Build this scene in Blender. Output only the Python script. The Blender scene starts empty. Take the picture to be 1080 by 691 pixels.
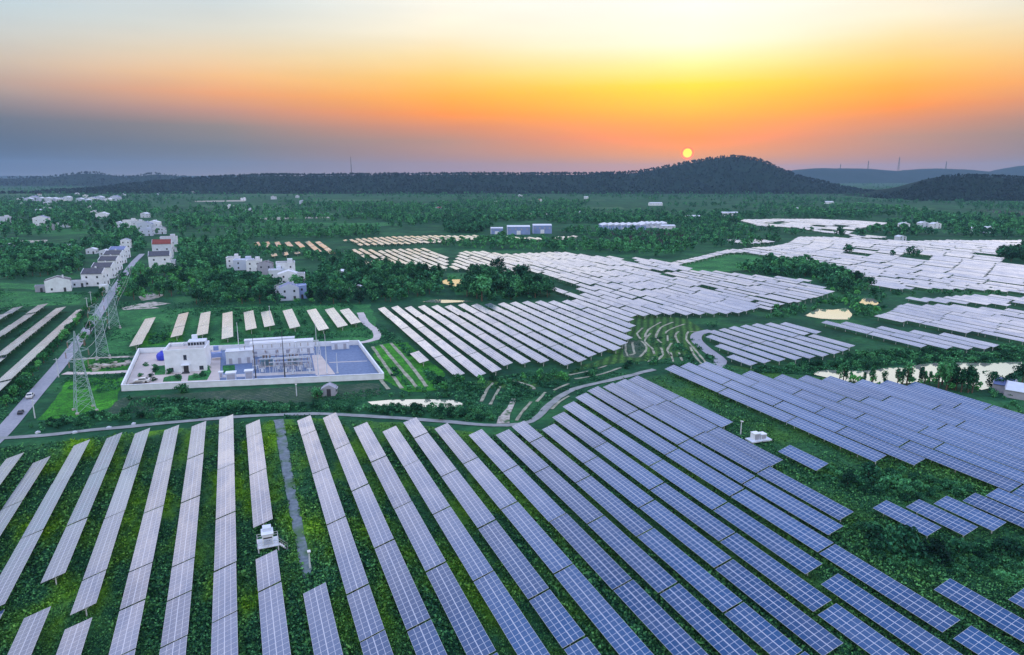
import bpy, bmesh, math, random
import numpy as np
from mathutils import Vector, Matrix

random.seed(7); RNG = np.random.default_rng(7)
S = bpy.context.scene
COL = S.collection
R = math.radians

# ------------------------------------------------------------------ camera
CAM_H, FOC, VH = 60.0, 720.0, 185.0
PITCH = math.atan((345.5 - VH) / FOC)
YAW = math.atan(300.0 / FOC * math.cos(PITCH))       # rows run along +Y, the camera looks to the right of them
cam = bpy.data.cameras.new('camera'); cam_o = bpy.data.objects.new('camera', cam); COL.objects.link(cam_o)
cam.sensor_width = 36.0; cam.lens = 36.0 * FOC / 1080.0
cam.clip_start = 0.5; cam.clip_end = 60000.0
cam_o.location = (0, 0, CAM_H); cam_o.rotation_euler = (math.pi / 2 - PITCH, 0, -YAW)
S.camera = cam_o

def ray(u, v):
    xc = (u - 540) / FOC; yc = (345.5 - v) / FOC
    fx, fz = math.cos(PITCH) + yc * math.sin(PITCH), -math.sin(PITCH) + yc * math.cos(PITCH)
    c, s = math.cos(YAW), math.sin(YAW)
    return Vector((xc * c + fx * s, -xc * s + fx * c, fz))
def G(u, v, z=0.0):
    d = ray(u, v); t = (z - CAM_H) / d.z
    return Vector((d.x * t, d.y * t, z))
def AT(u, v, dist):
    """point on the sight line at a horizontal distance along the camera axis"""
    d = ray(u, v); a = d.x * math.sin(YAW) + d.y * math.cos(YAW)
    t = dist / a
    return Vector((d.x * t, d.y * t, CAM_H + d.z * t))
def proj(x, y, z):
    c, s = math.cos(YAW), math.sin(YAW)
    xr = x * c - y * s; f = x * s + y * c; zz = z - CAM_H
    dep = f * math.cos(PITCH) - zz * math.sin(PITCH)
    up = f * math.sin(PITCH) + zz * math.cos(PITCH)
    return 540 + FOC * xr / dep, 345.5 - FOC * up / dep, dep
def nproj(P):
    c, s = math.cos(YAW), math.sin(YAW)
    xr = P[:, 0] * c - P[:, 1] * s; f = P[:, 0] * s + P[:, 1] * c; zz = P[:, 2] - CAM_H
    dep = f * math.cos(PITCH) - zz * math.sin(PITCH)
    up = f * math.sin(PITCH) + zz * math.cos(PITCH)
    d = np.where(np.abs(dep) < 1, 1, dep)
    return 540 + FOC * xr / d, 345.5 - FOC * up / d, dep
def pip(u, v, poly):
    """numpy point in polygon"""
    u = np.asarray(u, float); v = np.asarray(v, float); ins = np.zeros(u.shape, bool)
    n = len(poly)
    for i in range(n):
        x1, y1 = poly[i]; x2, y2 = poly[(i + 1) % n]
        if y1 == y2: continue
        c = (y1 > v) != (y2 > v)
        ins ^= c & (u < (x2 - x1) * (v - y1) / (y2 - y1) + x1)
    return ins

# ------------------------------------------------------------------ world, sun, exposure
def lin(r, g, b):
    f = lambda c: (c / 255 / 12.92) if c / 255 <= 0.04045 else ((c / 255 + 0.055) / 1.055) ** 2.4
    return (f(r), f(g), f(b))
SUN_D = ray(725, 161.5).normalized()
SUN_AZ = math.atan2(SUN_D.x, SUN_D.y); SUN_EL = math.asin(SUN_D.z)
W = bpy.data.worlds.new('World'); S.world = W; W.use_nodes = True
wt = W.node_tree; wn = wt.nodes; wl = wt.links; wn.clear()
def wnode(t, **k):
    n = wn.new(t)
    for a, b in k.items(): setattr(n, a, b)
    return n
def wmath(op, a, b=None, clamp=False):
    n = wnode('ShaderNodeMath', operation=op, use_clamp=clamp)
    for i, x in enumerate((a, b)):
        if x is None: continue
        if isinstance(x, (int, float)): n.inputs[i].default_value = x
        else: wl.new(x, n.inputs[i])
    return n.outputs[0]
tc = wnode('ShaderNodeTexCoord'); sep = wnode('ShaderNodeSeparateXYZ'); wl.new(tc.outputs['Generated'], sep.inputs[0])
zc = wmath('MAXIMUM', sep.outputs[2], 0.0); fac = wmath('SQRT', zc)
hx, hy = math.sin(SUN_AZ), math.cos(SUN_AZ)
hl = wmath('SQRT', wmath('MAXIMUM', wmath('SUBTRACT', 1.0, wmath('MULTIPLY', sep.outputs[2], sep.outputs[2])), 1e-6))
cosa = wmath('DIVIDE', wmath('ADD', wmath('MULTIPLY', sep.outputs[0], hx), wmath('MULTIPLY', sep.outputs[1], hy)), hl)
ang = wmath('MULTIPLY', wmath('ARCCOSINE', wmath('MINIMUM', wmath('MAXIMUM', cosa, -1.0), 1.0)), 180 / math.pi)
crs = wmath('SUBTRACT', wmath('MULTIPLY', sep.outputs[0], hy), wmath('MULTIPLY', sep.outputs[1], hx))
ang = wmath('MULTIPLY', ang, wmath('ADD', 1.0, wmath('MULTIPLY', wmath('MULTIPLY', crs, 6.0, True), 0.32)))   # the glow dies faster to the right of the sun
def zpos(u, v):
    return math.sqrt(max(ray(u, v).normalized().z, 0.0))
SKYK = 2.0
HAZE = 7.0e-5; AIR = (0.30, 0.36, 0.46)
def behind_air(u, v, c):
    el = max(0.004, ray(u, v).normalized().z); T = math.exp(-HAZE * min(10500, 190 / el))
    return tuple(min(1.98, max(0.002, (x - (1 - T) * a) / T)) for x, a in zip(c, AIR))
def ramp(u, stops, high):
    n = wnode('ShaderNodeValToRGB'); n.color_ramp.interpolation = 'EASE'
    n.color_ramp.interpolation = 'LINEAR'
    pts = [(zpos(u, v), behind_air(u, v, lin(*c))) for v, c in stops] + [(math.sqrt(math.sin(R(e))), tuple(x * (1.0 if e < 25 else 1.16) for x in c)) for e, c in high]
    pts.sort()
    cr = n.color_ramp
    while len(cr.elements) < len(pts): cr.elements.new(0.5)
    for e, (p, c) in zip(cr.elements, pts):
        e.position = p
    for e, (p, c) in zip(cr.elements, pts):
        e.position = p; e.color = (c[0] / SKYK, c[1] / SKYK, c[2] / SKYK, 1)
    wl.new(fac, n.inputs[0]); return n.outputs[0]
ZEN = (0.36, 0.54, 1.10)
A0 = ramp(725, [(0, (255, 254, 246)), (45, (255, 252, 226)), (68, (255, 243, 160)), (90, (255, 222, 66)), (110, (255, 196, 32)), (130, (255, 158, 34)), (145, (248, 138, 64)), (157, (216, 142, 102)), (169, (184, 150, 132)), (184, (178, 155, 150))],
          [(18, (0.80, 0.80, 0.90)), (32, (0.80, 0.85, 1.06)), (48, (0.55, 0.74, 1.30)), (80, ZEN)])
A1 = ramp(480, [(0, (252, 249, 236)), (35, (253, 242, 214)), (60, (254, 226, 164)), (82, (255, 204, 108)), (102, (255, 176, 74)), (120, (248, 150, 78)), (134, (214, 142, 112)), (149, (176, 142, 132)), (172, (160, 146, 150)), (184, (160, 152, 164))],
          [(18, (0.94, 0.93, 0.98)), (32, (1.02, 1.04, 1.22)), (48, (0.55, 0.74, 1.30)), (80, ZEN)])
A2 = ramp(270, [(0, (206, 218, 222)), (35, (222, 218, 204)), (60, (234, 208, 172)), (82, (242, 190, 138)), (100, (234, 164, 120)), (118, (192, 146, 132)), (134, (144, 136, 136)), (155, (124, 132, 142)), (172, (132, 141, 154)), (184, (146, 150, 162))],
          [(18, (1.55, 1.42, 1.38)), (32, (1.65, 1.58, 1.66)), (48, (0.55, 0.74, 1.28)), (80, ZEN)])
A3 = ramp(5, [(0, (184, 208, 222)), (30, (192, 206, 212)), (60, (190, 190, 186)), (85, (172, 166, 164)), (104, (138, 144, 152)), (124, (104, 120, 140)), (145, (98, 117, 139)), (165, (110, 127, 148)), (184, (126, 141, 162))],
          [(14, (0.80, 0.82, 0.84)), (19, (1.72, 1.54, 1.46)), (32, (1.70, 1.60, 1.64)), (48, (0.55, 0.74, 1.26)), (80, ZEN)])
def mixc(f, a, b):
    n = wnode('ShaderNodeMix', data_type='RGBA'); wl.new(f, n.inputs[0]); wl.new(a, n.inputs[6]); wl.new(b, n.inputs[7]); return n.outputs[2]
def span(a, b): return wmath('DIVIDE', wmath('SUBTRACT', ang, a), b - a, True)
c = mixc(span(0, 19), A0, A1); c = mixc(span(19, 36), c, A2); c = mixc(span(36, 54), c, A3)
vm = wnode('ShaderNodeVectorMath', operation='SCALE'); wl.new(c, vm.inputs[0]); vm.inputs['Scale'].default_value = SKYK
# thin streaky veils of cloud, faint
mp = wnode('ShaderNodeMapping'); mp.inputs['Scale'].default_value = (2.2, 2.2, 16.0); wl.new(tc.outputs['Generated'], mp.inputs[0])
nz = wnode('ShaderNodeTexNoise'); nz.inputs['Scale'].default_value = 2.0; nz.inputs['Detail'].default_value = 4.0; wl.new(mp.outputs[0], nz.inputs['Vector'])
veil = wmath('ADD', wmath('MULTIPLY', nz.outputs['Fac'], 0.16), 0.92)
vm2 = wnode('ShaderNodeVectorMath', operation='SCALE'); wl.new(vm.outputs[0], vm2.inputs[0]); wl.new(veil, vm2.inputs['Scale'])
# the visible sun
dotn = wnode('ShaderNodeVectorMath', operation='DOT_PRODUCT'); wl.new(tc.outputs['Generated'], dotn.inputs[0]); dotn.inputs[1].default_value = SUN_D
sa = wmath('MULTIPLY', wmath('ARCCOSINE', wmath('MINIMUM', dotn.outputs['Value'], 1.0)), 180 / math.pi)
disc = wmath('DIVIDE', wmath('SUBTRACT', 0.50, sa), 0.04, True)
core = wmath('DIVIDE', wmath('SUBTRACT', 0.40, sa), 0.14, True)
sc = wnode('ShaderNodeMix', data_type='RGBA'); wl.new(core, sc.inputs[0])
sc.inputs[6].default_value = (2.0, 0.10, 0.0, 1); sc.inputs[7].default_value = (4.0, 1.45, 0.0, 1)
sky = mixc(disc, vm2.outputs[0], sc.outputs[2])
bg = wnode('ShaderNodeBackground'); wl.new(sky, bg.inputs[0]); bg.inputs[1].default_value = 1.0
nish = wnode('ShaderNodeTexSky', sky_type='NISHITA', sun_disc=False); nish.sun_elevation = SUN_EL; nish.sun_rotation = SUN_AZ
bg2 = wnode('ShaderNodeBackground'); wl.new(nish.outputs[0], bg2.inputs[0]); bg2.inputs[1].default_value = 0.012
ad = wnode('ShaderNodeAddShader'); wl.new(bg.outputs[0], ad.inputs[0]); wl.new(bg2.outputs[0], ad.inputs[1])
wo = wnode('ShaderNodeOutputWorld'); wl.new(ad.outputs[0], wo.inputs[0])

sun = bpy.data.lights.new('sun', 'SUN'); sun.energy = 0.5; sun.angle = R(0.6); sun.color = (1.0, 0.55, 0.25)
sun_o = bpy.data.objects.new('sun', sun); COL.objects.link(sun_o)
sun_o.rotation_euler = SUN_D.to_track_quat('Z', 'Y').to_euler()
S.view_settings.view_transform = 'Standard'; S.view_settings.look = 'None'
S.view_settings.exposure = 0.0; S.view_settings.gamma = 1.0; S.view_settings.use_curve_mapping = False
S.render.engine = 'CYCLES'
cy = S.cycles
cy.use_denoising = True; cy.max_bounces = 5; cy.diffuse_bounces = 2; cy.glossy_bounces = 3; cy.volume_bounces = 0; cy.transmission_bounces = 2
cy.caustics_reflective = False; cy.caustics_refractive = False

# ------------------------------------------------------------------ materials
class NT:
    def __init__(s, name):
        s.m = bpy.data.materials.new(name); s.m.use_nodes = True; s.t = s.m.node_tree; s.n = s.t.nodes; s.l = s.t.links
        s.p = s.n['Principled BSDF']
    def new(s, t, **k):
        x = s.n.new(t)
        for a, b in k.items(): setattr(x, a, b)
        return x
    def math(s, op, a, b=None, clamp=False):
        x = s.new('ShaderNodeMath', operation=op, use_clamp=clamp)
        for i, q in enumerate((a, b)):
            if q is None: continue
            if isinstance(q, (int, float)): x.inputs[i].default_value = q
            else: s.l.new(q, x.inputs[i])
        return x.outputs[0]
    def noise(s, scale, detail=3, vec=None, dist=0.0, rough=0.55):
        x = s.new('ShaderNodeTexNoise'); x.inputs['Scale'].default_value = scale; x.inputs['Detail'].default_value = detail
        x.inputs['Distortion'].default_value = dist; x.inputs['Roughness'].default_value = rough
        if vec is None: vec = s.pos()
        s.l.new(vec, x.inputs['Vector']); return x.outputs['Fac']
    def pos(s):
        if not hasattr(s, '_g'): s._g = s.new('ShaderNodeNewGeometry')
        return s._g.outputs['Position']
    def island(s):
        s.pos(); return s._g.outputs['Random Per Island']
    def map(s, v, scale, rot=0.0):
        x = s.new('ShaderNodeMapping'); x.inputs['Scale'].default_value = scale; x.inputs['Rotation'].default_value = (0, 0, rot); s.l.new(v, x.inputs[0]); return x.outputs[0]
    def ramp(s, f, stops, interp='LINEAR'):
        x = s.new('ShaderNodeValToRGB'); cr = x.color_ramp; cr.interpolation = interp
        while len(cr.elements) < len(stops): cr.elements.new(0.5)
        for e, (p, c) in zip(cr.elements, sorted(stops, key=lambda q: q[0])):
            e.position = p; e.color = (*c, 1) if len(c) == 3 else c
        s.l.new(f, x.inputs[0]); return x.outputs[0]
    def mix(s, f, a, b, mode='MIX'):
        x = s.new('ShaderNodeMix', data_type='RGBA', blend_type=mode)
        if isinstance(f, (int, float)): x.inputs[0].default_value = f
        else: s.l.new(f, x.inputs[0])
        for i, q in ((6, a), (7, b)):
            if isinstance(q, tuple): x.inputs[i].default_value = (*q, 1)
            else: s.l.new(q, x.inputs[i])
        return x.outputs[2]
    def col(s, c):
        if isinstance(c, tuple): s.p.inputs['Base Color'].default_value = (*c, 1)
        else: s.l.new(c, s.p.inputs['Base Color'])
    def bump(s, h, strength=0.5, dist=0.1):
        x = s.new('ShaderNodeBump'); x.inputs['Strength'].default_value = strength; x.inputs['Distance'].default_value = dist
        s.l.new(h, x.inputs['Height']); s.l.new(x.outputs[0], s.p.inputs['Normal'])
    def set(s, **k):
        for a, b in k.items():
            i = s.p.inputs[a.replace('_', ' ')]
            if isinstance(b, (int, float, tuple)): i.default_value = b
            else: s.l.new(b, i)
        return s

def plain(name, c, rough=0.7, var=0.12, scale=0.8, metallic=0.0):
    t = NT(name); n = t.noise(scale, 4)
    lo = tuple(x * (1 - var) for x in c); hi = tuple(min(1, x * (1 + var)) for x in c)
    t.col(t.ramp(n, [(0.3, lo), (0.7, hi)])); t.set(Roughness=rough, Metallic=metallic)
    return t.m

M = {}
M['white'] = plain('white_render', (0.76, 0.82, 0.90), 0.8, 0.10, 0.5)
M['white2'] = plain('whitewash', (0.62, 0.69, 0.80), 0.8, 0.10, 0.6)
M['greywall'] = plain('grey_wall', (0.36, 0.38, 0.46), 0.8, 0.12, 0.6)
M['bluewall'] = plain('blue_cladding', (0.22, 0.32, 0.60), 0.6, 0.12, 0.3)
M['palecladding'] = plain('pale_cladding', (0.52, 0.60, 0.76), 0.55, 0.08, 0.3)
M['roofdark'] = plain('dark_roof_tile', (0.07, 0.075, 0.10), 0.7, 0.3, 1.2)
M['roofblue'] = plain('blue_sheet_roof', (0.12, 0.17, 0.36), 0.5, 0.2, 0.7)
M['roofpale'] = plain('pale_sheet_roof', (0.62, 0.68, 0.78), 0.5, 0.1, 0.5)
M['roofred'] = plain('red_roof_tile', (0.22, 0.045, 0.03), 0.7, 0.25, 1.2)
M['glass'] = plain('window_glass', (0.03, 0.04, 0.06), 0.1, 0.2, 1.0)
M['dark'] = plain('dark_trim', (0.04, 0.045, 0.055), 0.6, 0.2, 1.0)
M['steel'] = plain('galvanised_steel', (0.62, 0.68, 0.75), 0.5, 0.1, 1.0, 0.0)
M['pylon'] = plain('pylon_steel', (0.34, 0.48, 0.50), 0.5, 0.1, 0.6, 0.1)
M['alu'] = plain('aluminium_frame', (0.60, 0.62, 0.66), 0.4, 0.08, 1.0, 0.4)
M['back'] = plain('panel_backsheet', (0.35, 0.37, 0.42), 0.7, 0.1, 1.0)
M['transformer'] = plain('transformer_paint', (0.25, 0.42, 0.52), 0.45, 0.1, 1.0)
M['ceramic'] = plain('insulator_ceramic', (0.20, 0.12, 0.09), 0.3, 0.2, 2.0)
M['bluepaint'] = plain('blue_paint', (0.03, 0.05, 0.55), 0.5, 0.15, 1.0)
M['carwhite'] = plain('car_white', (0.70, 0.72, 0.74), 0.25, 0.03, 1.0)
M['cardark'] = plain('car_dark', (0.03, 0.035, 0.045), 0.25, 0.1, 1.0)
M['tyre'] = plain('tyre_rubber', (0.02, 0.02, 0.02), 0.9, 0.2, 2.0)
M['bark'] = plain('bark', (0.10, 0.075, 0.055), 0.9, 0.3, 2.0)
M['concrete'] = plain('pale_concrete', (0.50, 0.48, 0.48), 0.85, 0.12, 0.35)
M['pathgrey'] = plain('worn_concrete_path', (0.24, 0.27, 0.28), 0.85, 0.25, 0.4)
M['pinkpave'] = plain('pink_paving', (0.56, 0.50, 0.47), 0.85, 0.1, 0.3)

def mat_road():
    t = NT('asphalt_road'); a = t.noise(0.10, 5); b = t.noise(1.5, 4)
    c = t.ramp(a, [(0.3, (0.20, 0.23, 0.30)), (0.7, (0.30, 0.33, 0.41))])
    t.col(t.mix(0.3, c, t.ramp(b, [(0.3, (0.2, 0.2, 0.22)), (0.7, (0.45, 0.45, 0.48))]))); t.set(Roughness=0.75); return t.m
M['road'] = mat_road()
def mat_track():
    t = NT('gravel_track'); b = t.noise(1.2, 5); a = t.noise(0.25, 3)
    t.col(t.mix(t.ramp(a, [(0.45, (0, 0, 0)), (0.62, (1, 1, 1))]), t.ramp(b, [(0.3, (0.09, 0.13, 0.16)), (0.7, (0.20, 0.25, 0.29))]), (0.06, 0.14, 0.06))); t.set(Roughness=0.9); return t.m
M['track'] = mat_track()
def mat_soil():
    t = NT('pale_soil'); b = t.noise(0.9, 5); a = t.noise(0.35, 3)
    c = t.ramp(b, [(0.32, (0.26, 0.24, 0.20)), (0.6, (0.52, 0.49, 0.46))])
    t.col(t.mix(t.ramp(a, [(0.5, (0, 0, 0)), (0.62, (1, 1, 1))]), c, (0.035, 0.11, 0.04))); t.set(Roughness=0.95); return t.m
M['soil'] = mat_soil()
M['strip'] = plain('pale_mulch', (0.27, 0.29, 0.22), 0.9, 0.5, 0.4)
def mat_blueyard():
    t = NT('blue_gravel'); b = t.noise(1.2, 5)
    t.col(t.ramp(b, [(0.3, (0.10, 0.155, 0.28)), (0.7, (0.17, 0.245, 0.40))])); t.set(Roughness=0.85); return t.m
M['blueyard'] = mat_blueyard()
def mat_water():
    t = NT('pond_water'); n = t.noise(0.5, 4)
    t.col((0.10, 0.14, 0.12)); t.set(Roughness=0.05, IOR=1.5, Metallic=0.75); t.col((0.70, 0.74, 0.68)); t.bump(n, 0.01, 0.03); return t.m
M['water'] = mat_water()
def mat_ground():
    t = NT('countryside_ground')
    a = t.noise(0.006, 5, dist=0.6); b = t.noise(0.05, 6); d = t.noise(0.5, 5)
    c1 = t.ramp(a, [(0.30, (0.0054, 0.0525, 0.0345)), (0.48, (0.0135, 0.0938, 0.0529)), (0.60, (0.0351, 0.1688, 0.0759)), (0.75, (0.0135, 0.0850, 0.0552))])
    c2 = t.ramp(b, [(0.30, (0.0045, 0.0413, 0.0264)), (0.5, (0.0208, 0.1306, 0.0553)), (0.72, (0.0817, 0.3300, 0.0841))])
    c = t.mix(0.55, c1, c2); c = t.mix(t.ramp(d, [(0.3, (0, 0, 0)), (0.75, (0.9, 0.9, 0.9))]), t.mix(0.6, c, (0.006, 0.022, 0.012)), c)
    t.col(c); t.set(Roughness=0.95, Specular_IOR_Level=0.1); t.bump(d, 0.8, 0.5); return t.m
M['ground'] = mat_ground()
def mat_field(name, lo, hi, scale=0.12, stripes=None, stripe_rot=0.0, dark=(0.01, 0.04, 0.02)):
    t = NT(name); a = t.noise(scale, 5, dist=0.3); d = t.noise(0.9, 5)
    c = t.ramp(a, [(0.3, lo), (0.7, hi)])
    c = t.mix(t.ramp(d, [(0.35, (0.55, 0.55, 0.55)), (0.65, (0, 0, 0))]), c, dark)
    g_ = t.noise(0.28, 4, dist=1.0)
    c = t.mix(t.ramp(g_, [(0.42, (0, 0, 0)), (0.70, (0.8, 0.8, 0.8))]), c, t.mix(1.0, c, (1.9, 1.7, 1.3), 'MULTIPLY'))
    h_ = t.noise(2.4, 3)
    c = t.mix(t.ramp(h_, [(0.36, (0.75, 0.75, 0.75)), (0.52, (0, 0, 0))]), c, dark)
    if stripes:
        w = t.new('ShaderNodeTexWave', wave_type='BANDS', bands_direction='X'); w.inputs['Scale'].default_value = stripes; w.inputs['Distortion'].default_value = 2.0; w.inputs['Detail'].default_value = 3.0; w.inputs['Detail Scale'].default_value = 0.6
        t.l.new(t.map(t.pos(), (1, 1, 1), stripe_rot), w.inputs['Vector'])
        c = t.mix(t.math('MULTIPLY', w.outputs['Fac'], 0.75), c, dark)
    t.col(c); t.set(Roughness=0.95, Specular_IOR_Level=0.1); t.bump(d, 0.6, 0.3); return t.m
M['f_bright'] = mat_field('bright_grass', (0.0184, 0.1495, 0.0218), (0.0690, 0.3795, 0.0284), 0.10)
M['f_green'] = mat_field('green_crop', (0.0166, 0.1225, 0.0520), (0.0582, 0.2888, 0.0887), 0.06)
M['f_deep'] = mat_field('deep_green_crop', (0.0058, 0.0567, 0.0348), (0.0175, 0.1148, 0.0546), 0.07)
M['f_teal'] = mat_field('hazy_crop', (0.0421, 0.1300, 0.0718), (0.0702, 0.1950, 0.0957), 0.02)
M['f_grey'] = mat_field('ploughed_plot', (0.03, 0.075, 0.045), (0.12, 0.14, 0.14), 0.08, 0.22, R(78), (0.012, 0.06, 0.028))
M['f_terr'] = mat_field('orchard_terrace', (0.0401, 0.1435, 0.0413), (0.0902, 0.2363, 0.0517), 0.05, 0.12, R(35))
M['f_shadow'] = mat_field('purple_wood_shadow', (0.015, 0.012, 0.02), (0.03, 0.025, 0.035), 0.05, None, 0, (0.01, 0.02, 0.015))  # dark purple shadow painted as a ground colour
def mat_meadow():
    t = NT('meadow_between_rows'); sp = t.new('ShaderNodeSeparateXYZ'); t.l.new(t.pos(), sp.inputs[0])
    a = t.noise(0.09, 4, t.map(t.pos(), (1.3, 0.55, 1))); d = t.noise(1.3, 6); e = t.noise(0.05, 3)
    dark = t.ramp(d, [(0.3, (0.0072, 0.0390, 0.0205)), (0.7, (0.0388, 0.1658, 0.0580))])
    yel = t.ramp(d, [(0.25, (0.045, 0.16, 0.008)), (0.7, (0.19, 0.42, 0.016))])
    m = t.math('MULTIPLY', t.ramp(a, [(0.46, (0, 0, 0)), (0.62, (1, 1, 1))]), t.ramp(t.math('DIVIDE', sp.outputs[0], 70.0), [(0.0, (1, 1, 1)), (1.0, (0.25, 0.25, 0.25))]))
    m = t.math('MULTIPLY', m, t.ramp(e, [(0.3, (0.35, 0.35, 0.35)), (0.55, (1, 1, 1))]))
    t.col(t.mix(m, dark, yel)); t.set(Roughness=0.95, Specular_IOR_Level=0.1); t.bump(d, 0.9, 0.3); return t.m, None
M['meadow'] = mat_meadow()[0]
def mat_leaf(name, lo, mid, hi, big=0.09):
    t = NT(name); oi = t.new('ShaderNodeObjectInfo')
    a = t.noise(big, 2); f = t.math('ADD', t.math('MULTIPLY', t.island(), 0.34), t.math('MULTIPLY', a, 0.66))
    f = t.math('ADD', f, t.math('MULTIPLY', t.math('SUBTRACT', oi.outputs['Random'], 0.5), 0.34))
    t.col(t.ramp(f, [(0.22, lo), (0.5, mid), (0.82, hi)])); t.set(Roughness=0.85, Specular_IOR_Level=0.15); return t.m
M['leaf'] = mat_leaf('tree_leaves', (0.0033, 0.0364, 0.0233), (0.0200, 0.1148, 0.0563), (0.1236, 0.4631, 0.1735), 0.13)
M['leafdark'] = mat_leaf('dark_tree_leaves', (0.0020, 0.0213, 0.0161), (0.0095, 0.0650, 0.0391), (0.0547, 0.2616, 0.1165), 0.13)
M['leafbright'] = mat_leaf('bright_tree_leaves', (0.0075, 0.0667, 0.0275), (0.0298, 0.1725, 0.0582), (0.1426, 0.5279, 0.1357), 0.13)
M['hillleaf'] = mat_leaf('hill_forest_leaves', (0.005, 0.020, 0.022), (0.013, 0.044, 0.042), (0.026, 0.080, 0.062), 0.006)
def mat_under():
    t = NT('undergrowth_leaves'); sp = t.new('ShaderNodeSeparateXYZ'); t.l.new(t.pos(), sp.inputs[0])
    a = t.noise(0.09, 4, t.map(t.pos(), (1.3, 0.55, 1))); i = t.island(); e = t.noise(0.05, 3)
    dark = t.ramp(i, [(0.0, (0.0050, 0.0324, 0.0212)), (0.55, (0.0226, 0.1215, 0.0532)), (1.0, (0.1383, 0.4455, 0.1328))])
    yel = t.ramp(i, [(0.0, (0.035, 0.14, 0.006)), (0.7, (0.15, 0.37, 0.012)), (1.0, (0.30, 0.52, 0.03))])
    m = t.math('MULTIPLY', t.ramp(a, [(0.46, (0, 0, 0)), (0.62, (1, 1, 1))]), t.ramp(t.math('DIVIDE', sp.outputs[0], 70.0), [(0.0, (1, 1, 1)), (1.0, (0.25, 0.25, 0.25))]))
    m = t.math('MULTIPLY', m, t.ramp(e, [(0.3, (0.35, 0.35, 0.35)), (0.55, (1, 1, 1))]))
    t.col(t.mix(m, dark, yel)); t.set(Roughness=0.85, Specular_IOR_Level=0.15); return t.m
M['under'] = mat_under()
def mat_pv():
    t = NT('photovoltaic_glass'); uv = t.new('ShaderNodeUVMap'); uv.uv_map = 'UVMap'
    sp = t.new('ShaderNodeSeparateXYZ'); t.l.new(uv.outputs[0], sp.inputs[0])
    def line(x, w):
        fr = t.math('FRACT', x); d = t.math('ABSOLUTE', t.math('SUBTRACT', fr, 0.5))
        return t.math('GREATER_THAN', d, 0.5 - w)
    lu = line(sp.outputs[0], 0.030); lv = line(sp.outputs[1], 0.040)
    mid = t.math('LESS_THAN', t.math('ABSOLUTE', t.math('SUBTRACT', sp.outputs[1], 2.0)), 0.075)
    fr = t.math('MAXIMUM', t.math('MAXIMUM', lu, lv), mid)
    cu = line(t.math('MULTIPLY', sp.outputs[0], 10.0), 0.03); cv = line(t.math('MULTIPLY', sp.outputs[1], 6.0), 0.03)
    bus = t.math('MULTIPLY', t.math('MAXIMUM', cu, cv), 0.30)
    # each module has its own slight shade of blue
    fl = t.new('ShaderNodeVectorMath', operation='FLOOR'); t.l.new(uv.outputs[0], fl.inputs[0])
    wn_ = t.new('ShaderNodeTexWhiteNoise', noise_dimensions='4D'); t.l.new(fl.outputs[0], wn_.inputs['Vector'])
    px = t.noise(0.02, 1); t.l.new(t.math('MULTIPLY', px, 40.0), wn_.inputs['W'])
    cell = t.ramp(wn_.outputs['Value'], [(0.0, (0.008, 0.042, 0.125)), (0.5, (0.020, 0.084, 0.220)), (0.85, (0.042, 0.115, 0.27)), (1.0, (0.095, 0.125, 0.26))])
    oi = t.new('ShaderNodeObjectInfo'); big = t.noise(0.045, 2)
    vary = t.math('ADD', t.math('MULTIPLY', oi.outputs['Random'], 0.5), t.math('MULTIPLY', big, 0.8))
    cell = t.mix(1.0, cell, t.ramp(vary, [(0.15, (0.62, 0.68, 0.72)), (0.9, (1.35, 1.30, 1.22))]), 'MULTIPLY')
    cell = t.mix(bus, cell, (0.14, 0.20, 0.38))
    dirt = t.noise(0.30, 6, t.map(t.pos(), (1.0, 0.45, 1.0)), 0.8)
    dm = t.ramp(dirt, [(0.40, (0, 0, 0)), (0.68, (1, 1, 1))])
    cell = t.mix(t.math('MULTIPLY', dm, 0.10), cell, (0.42, 0.40, 0.40))
    t.col(t.mix(fr, cell, (0.46, 0.50, 0.60)))
    t.set(Roughness=0.5, Specular_IOR_Level=0.0)
    fz = t.new('ShaderNodeFresnel'); fz.inputs['IOR'].default_value = 1.45
    k = t.math('ADD', t.math('MULTIPLY', t.math('SUBTRACT', fz.outputs[0], 0.040), 3.4), 0.01)
    k = t.math('MULTIPLY', k, t.math('SUBTRACT', 1.0, t.math('MULTIPLY', dm, 0.30)))
    k = t.math('MULTIPLY', k, t.math('ADD', 0.80, t.math('MULTIPLY', vary, 0.32)))
    k = t.math('MINIMUM', t.math('MULTIPLY', k, t.math('SUBTRACT', 1.0, t.math('MULTIPLY', fr, 0.35))), 0.85)
    gl = t.new('ShaderNodeBsdfGlossy'); gl.inputs['Color'].default_value = (0.95, 0.96, 1, 1); t.l.new(t.math('ADD', 0.12, t.math('MULTIPLY', dm, 0.10)), gl.inputs['Roughness'])
    mx = t.new('ShaderNodeMixShader'); t.l.new(k, mx.inputs[0]); t.l.new(t.p.outputs[0], mx.inputs[1]); t.l.new(gl.outputs[0], mx.inputs[2])
    t.l.new(mx.outputs[0], t.n['Material Output'].inputs['Surface'])
    return t.m
M['pv'] = mat_pv()

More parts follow.
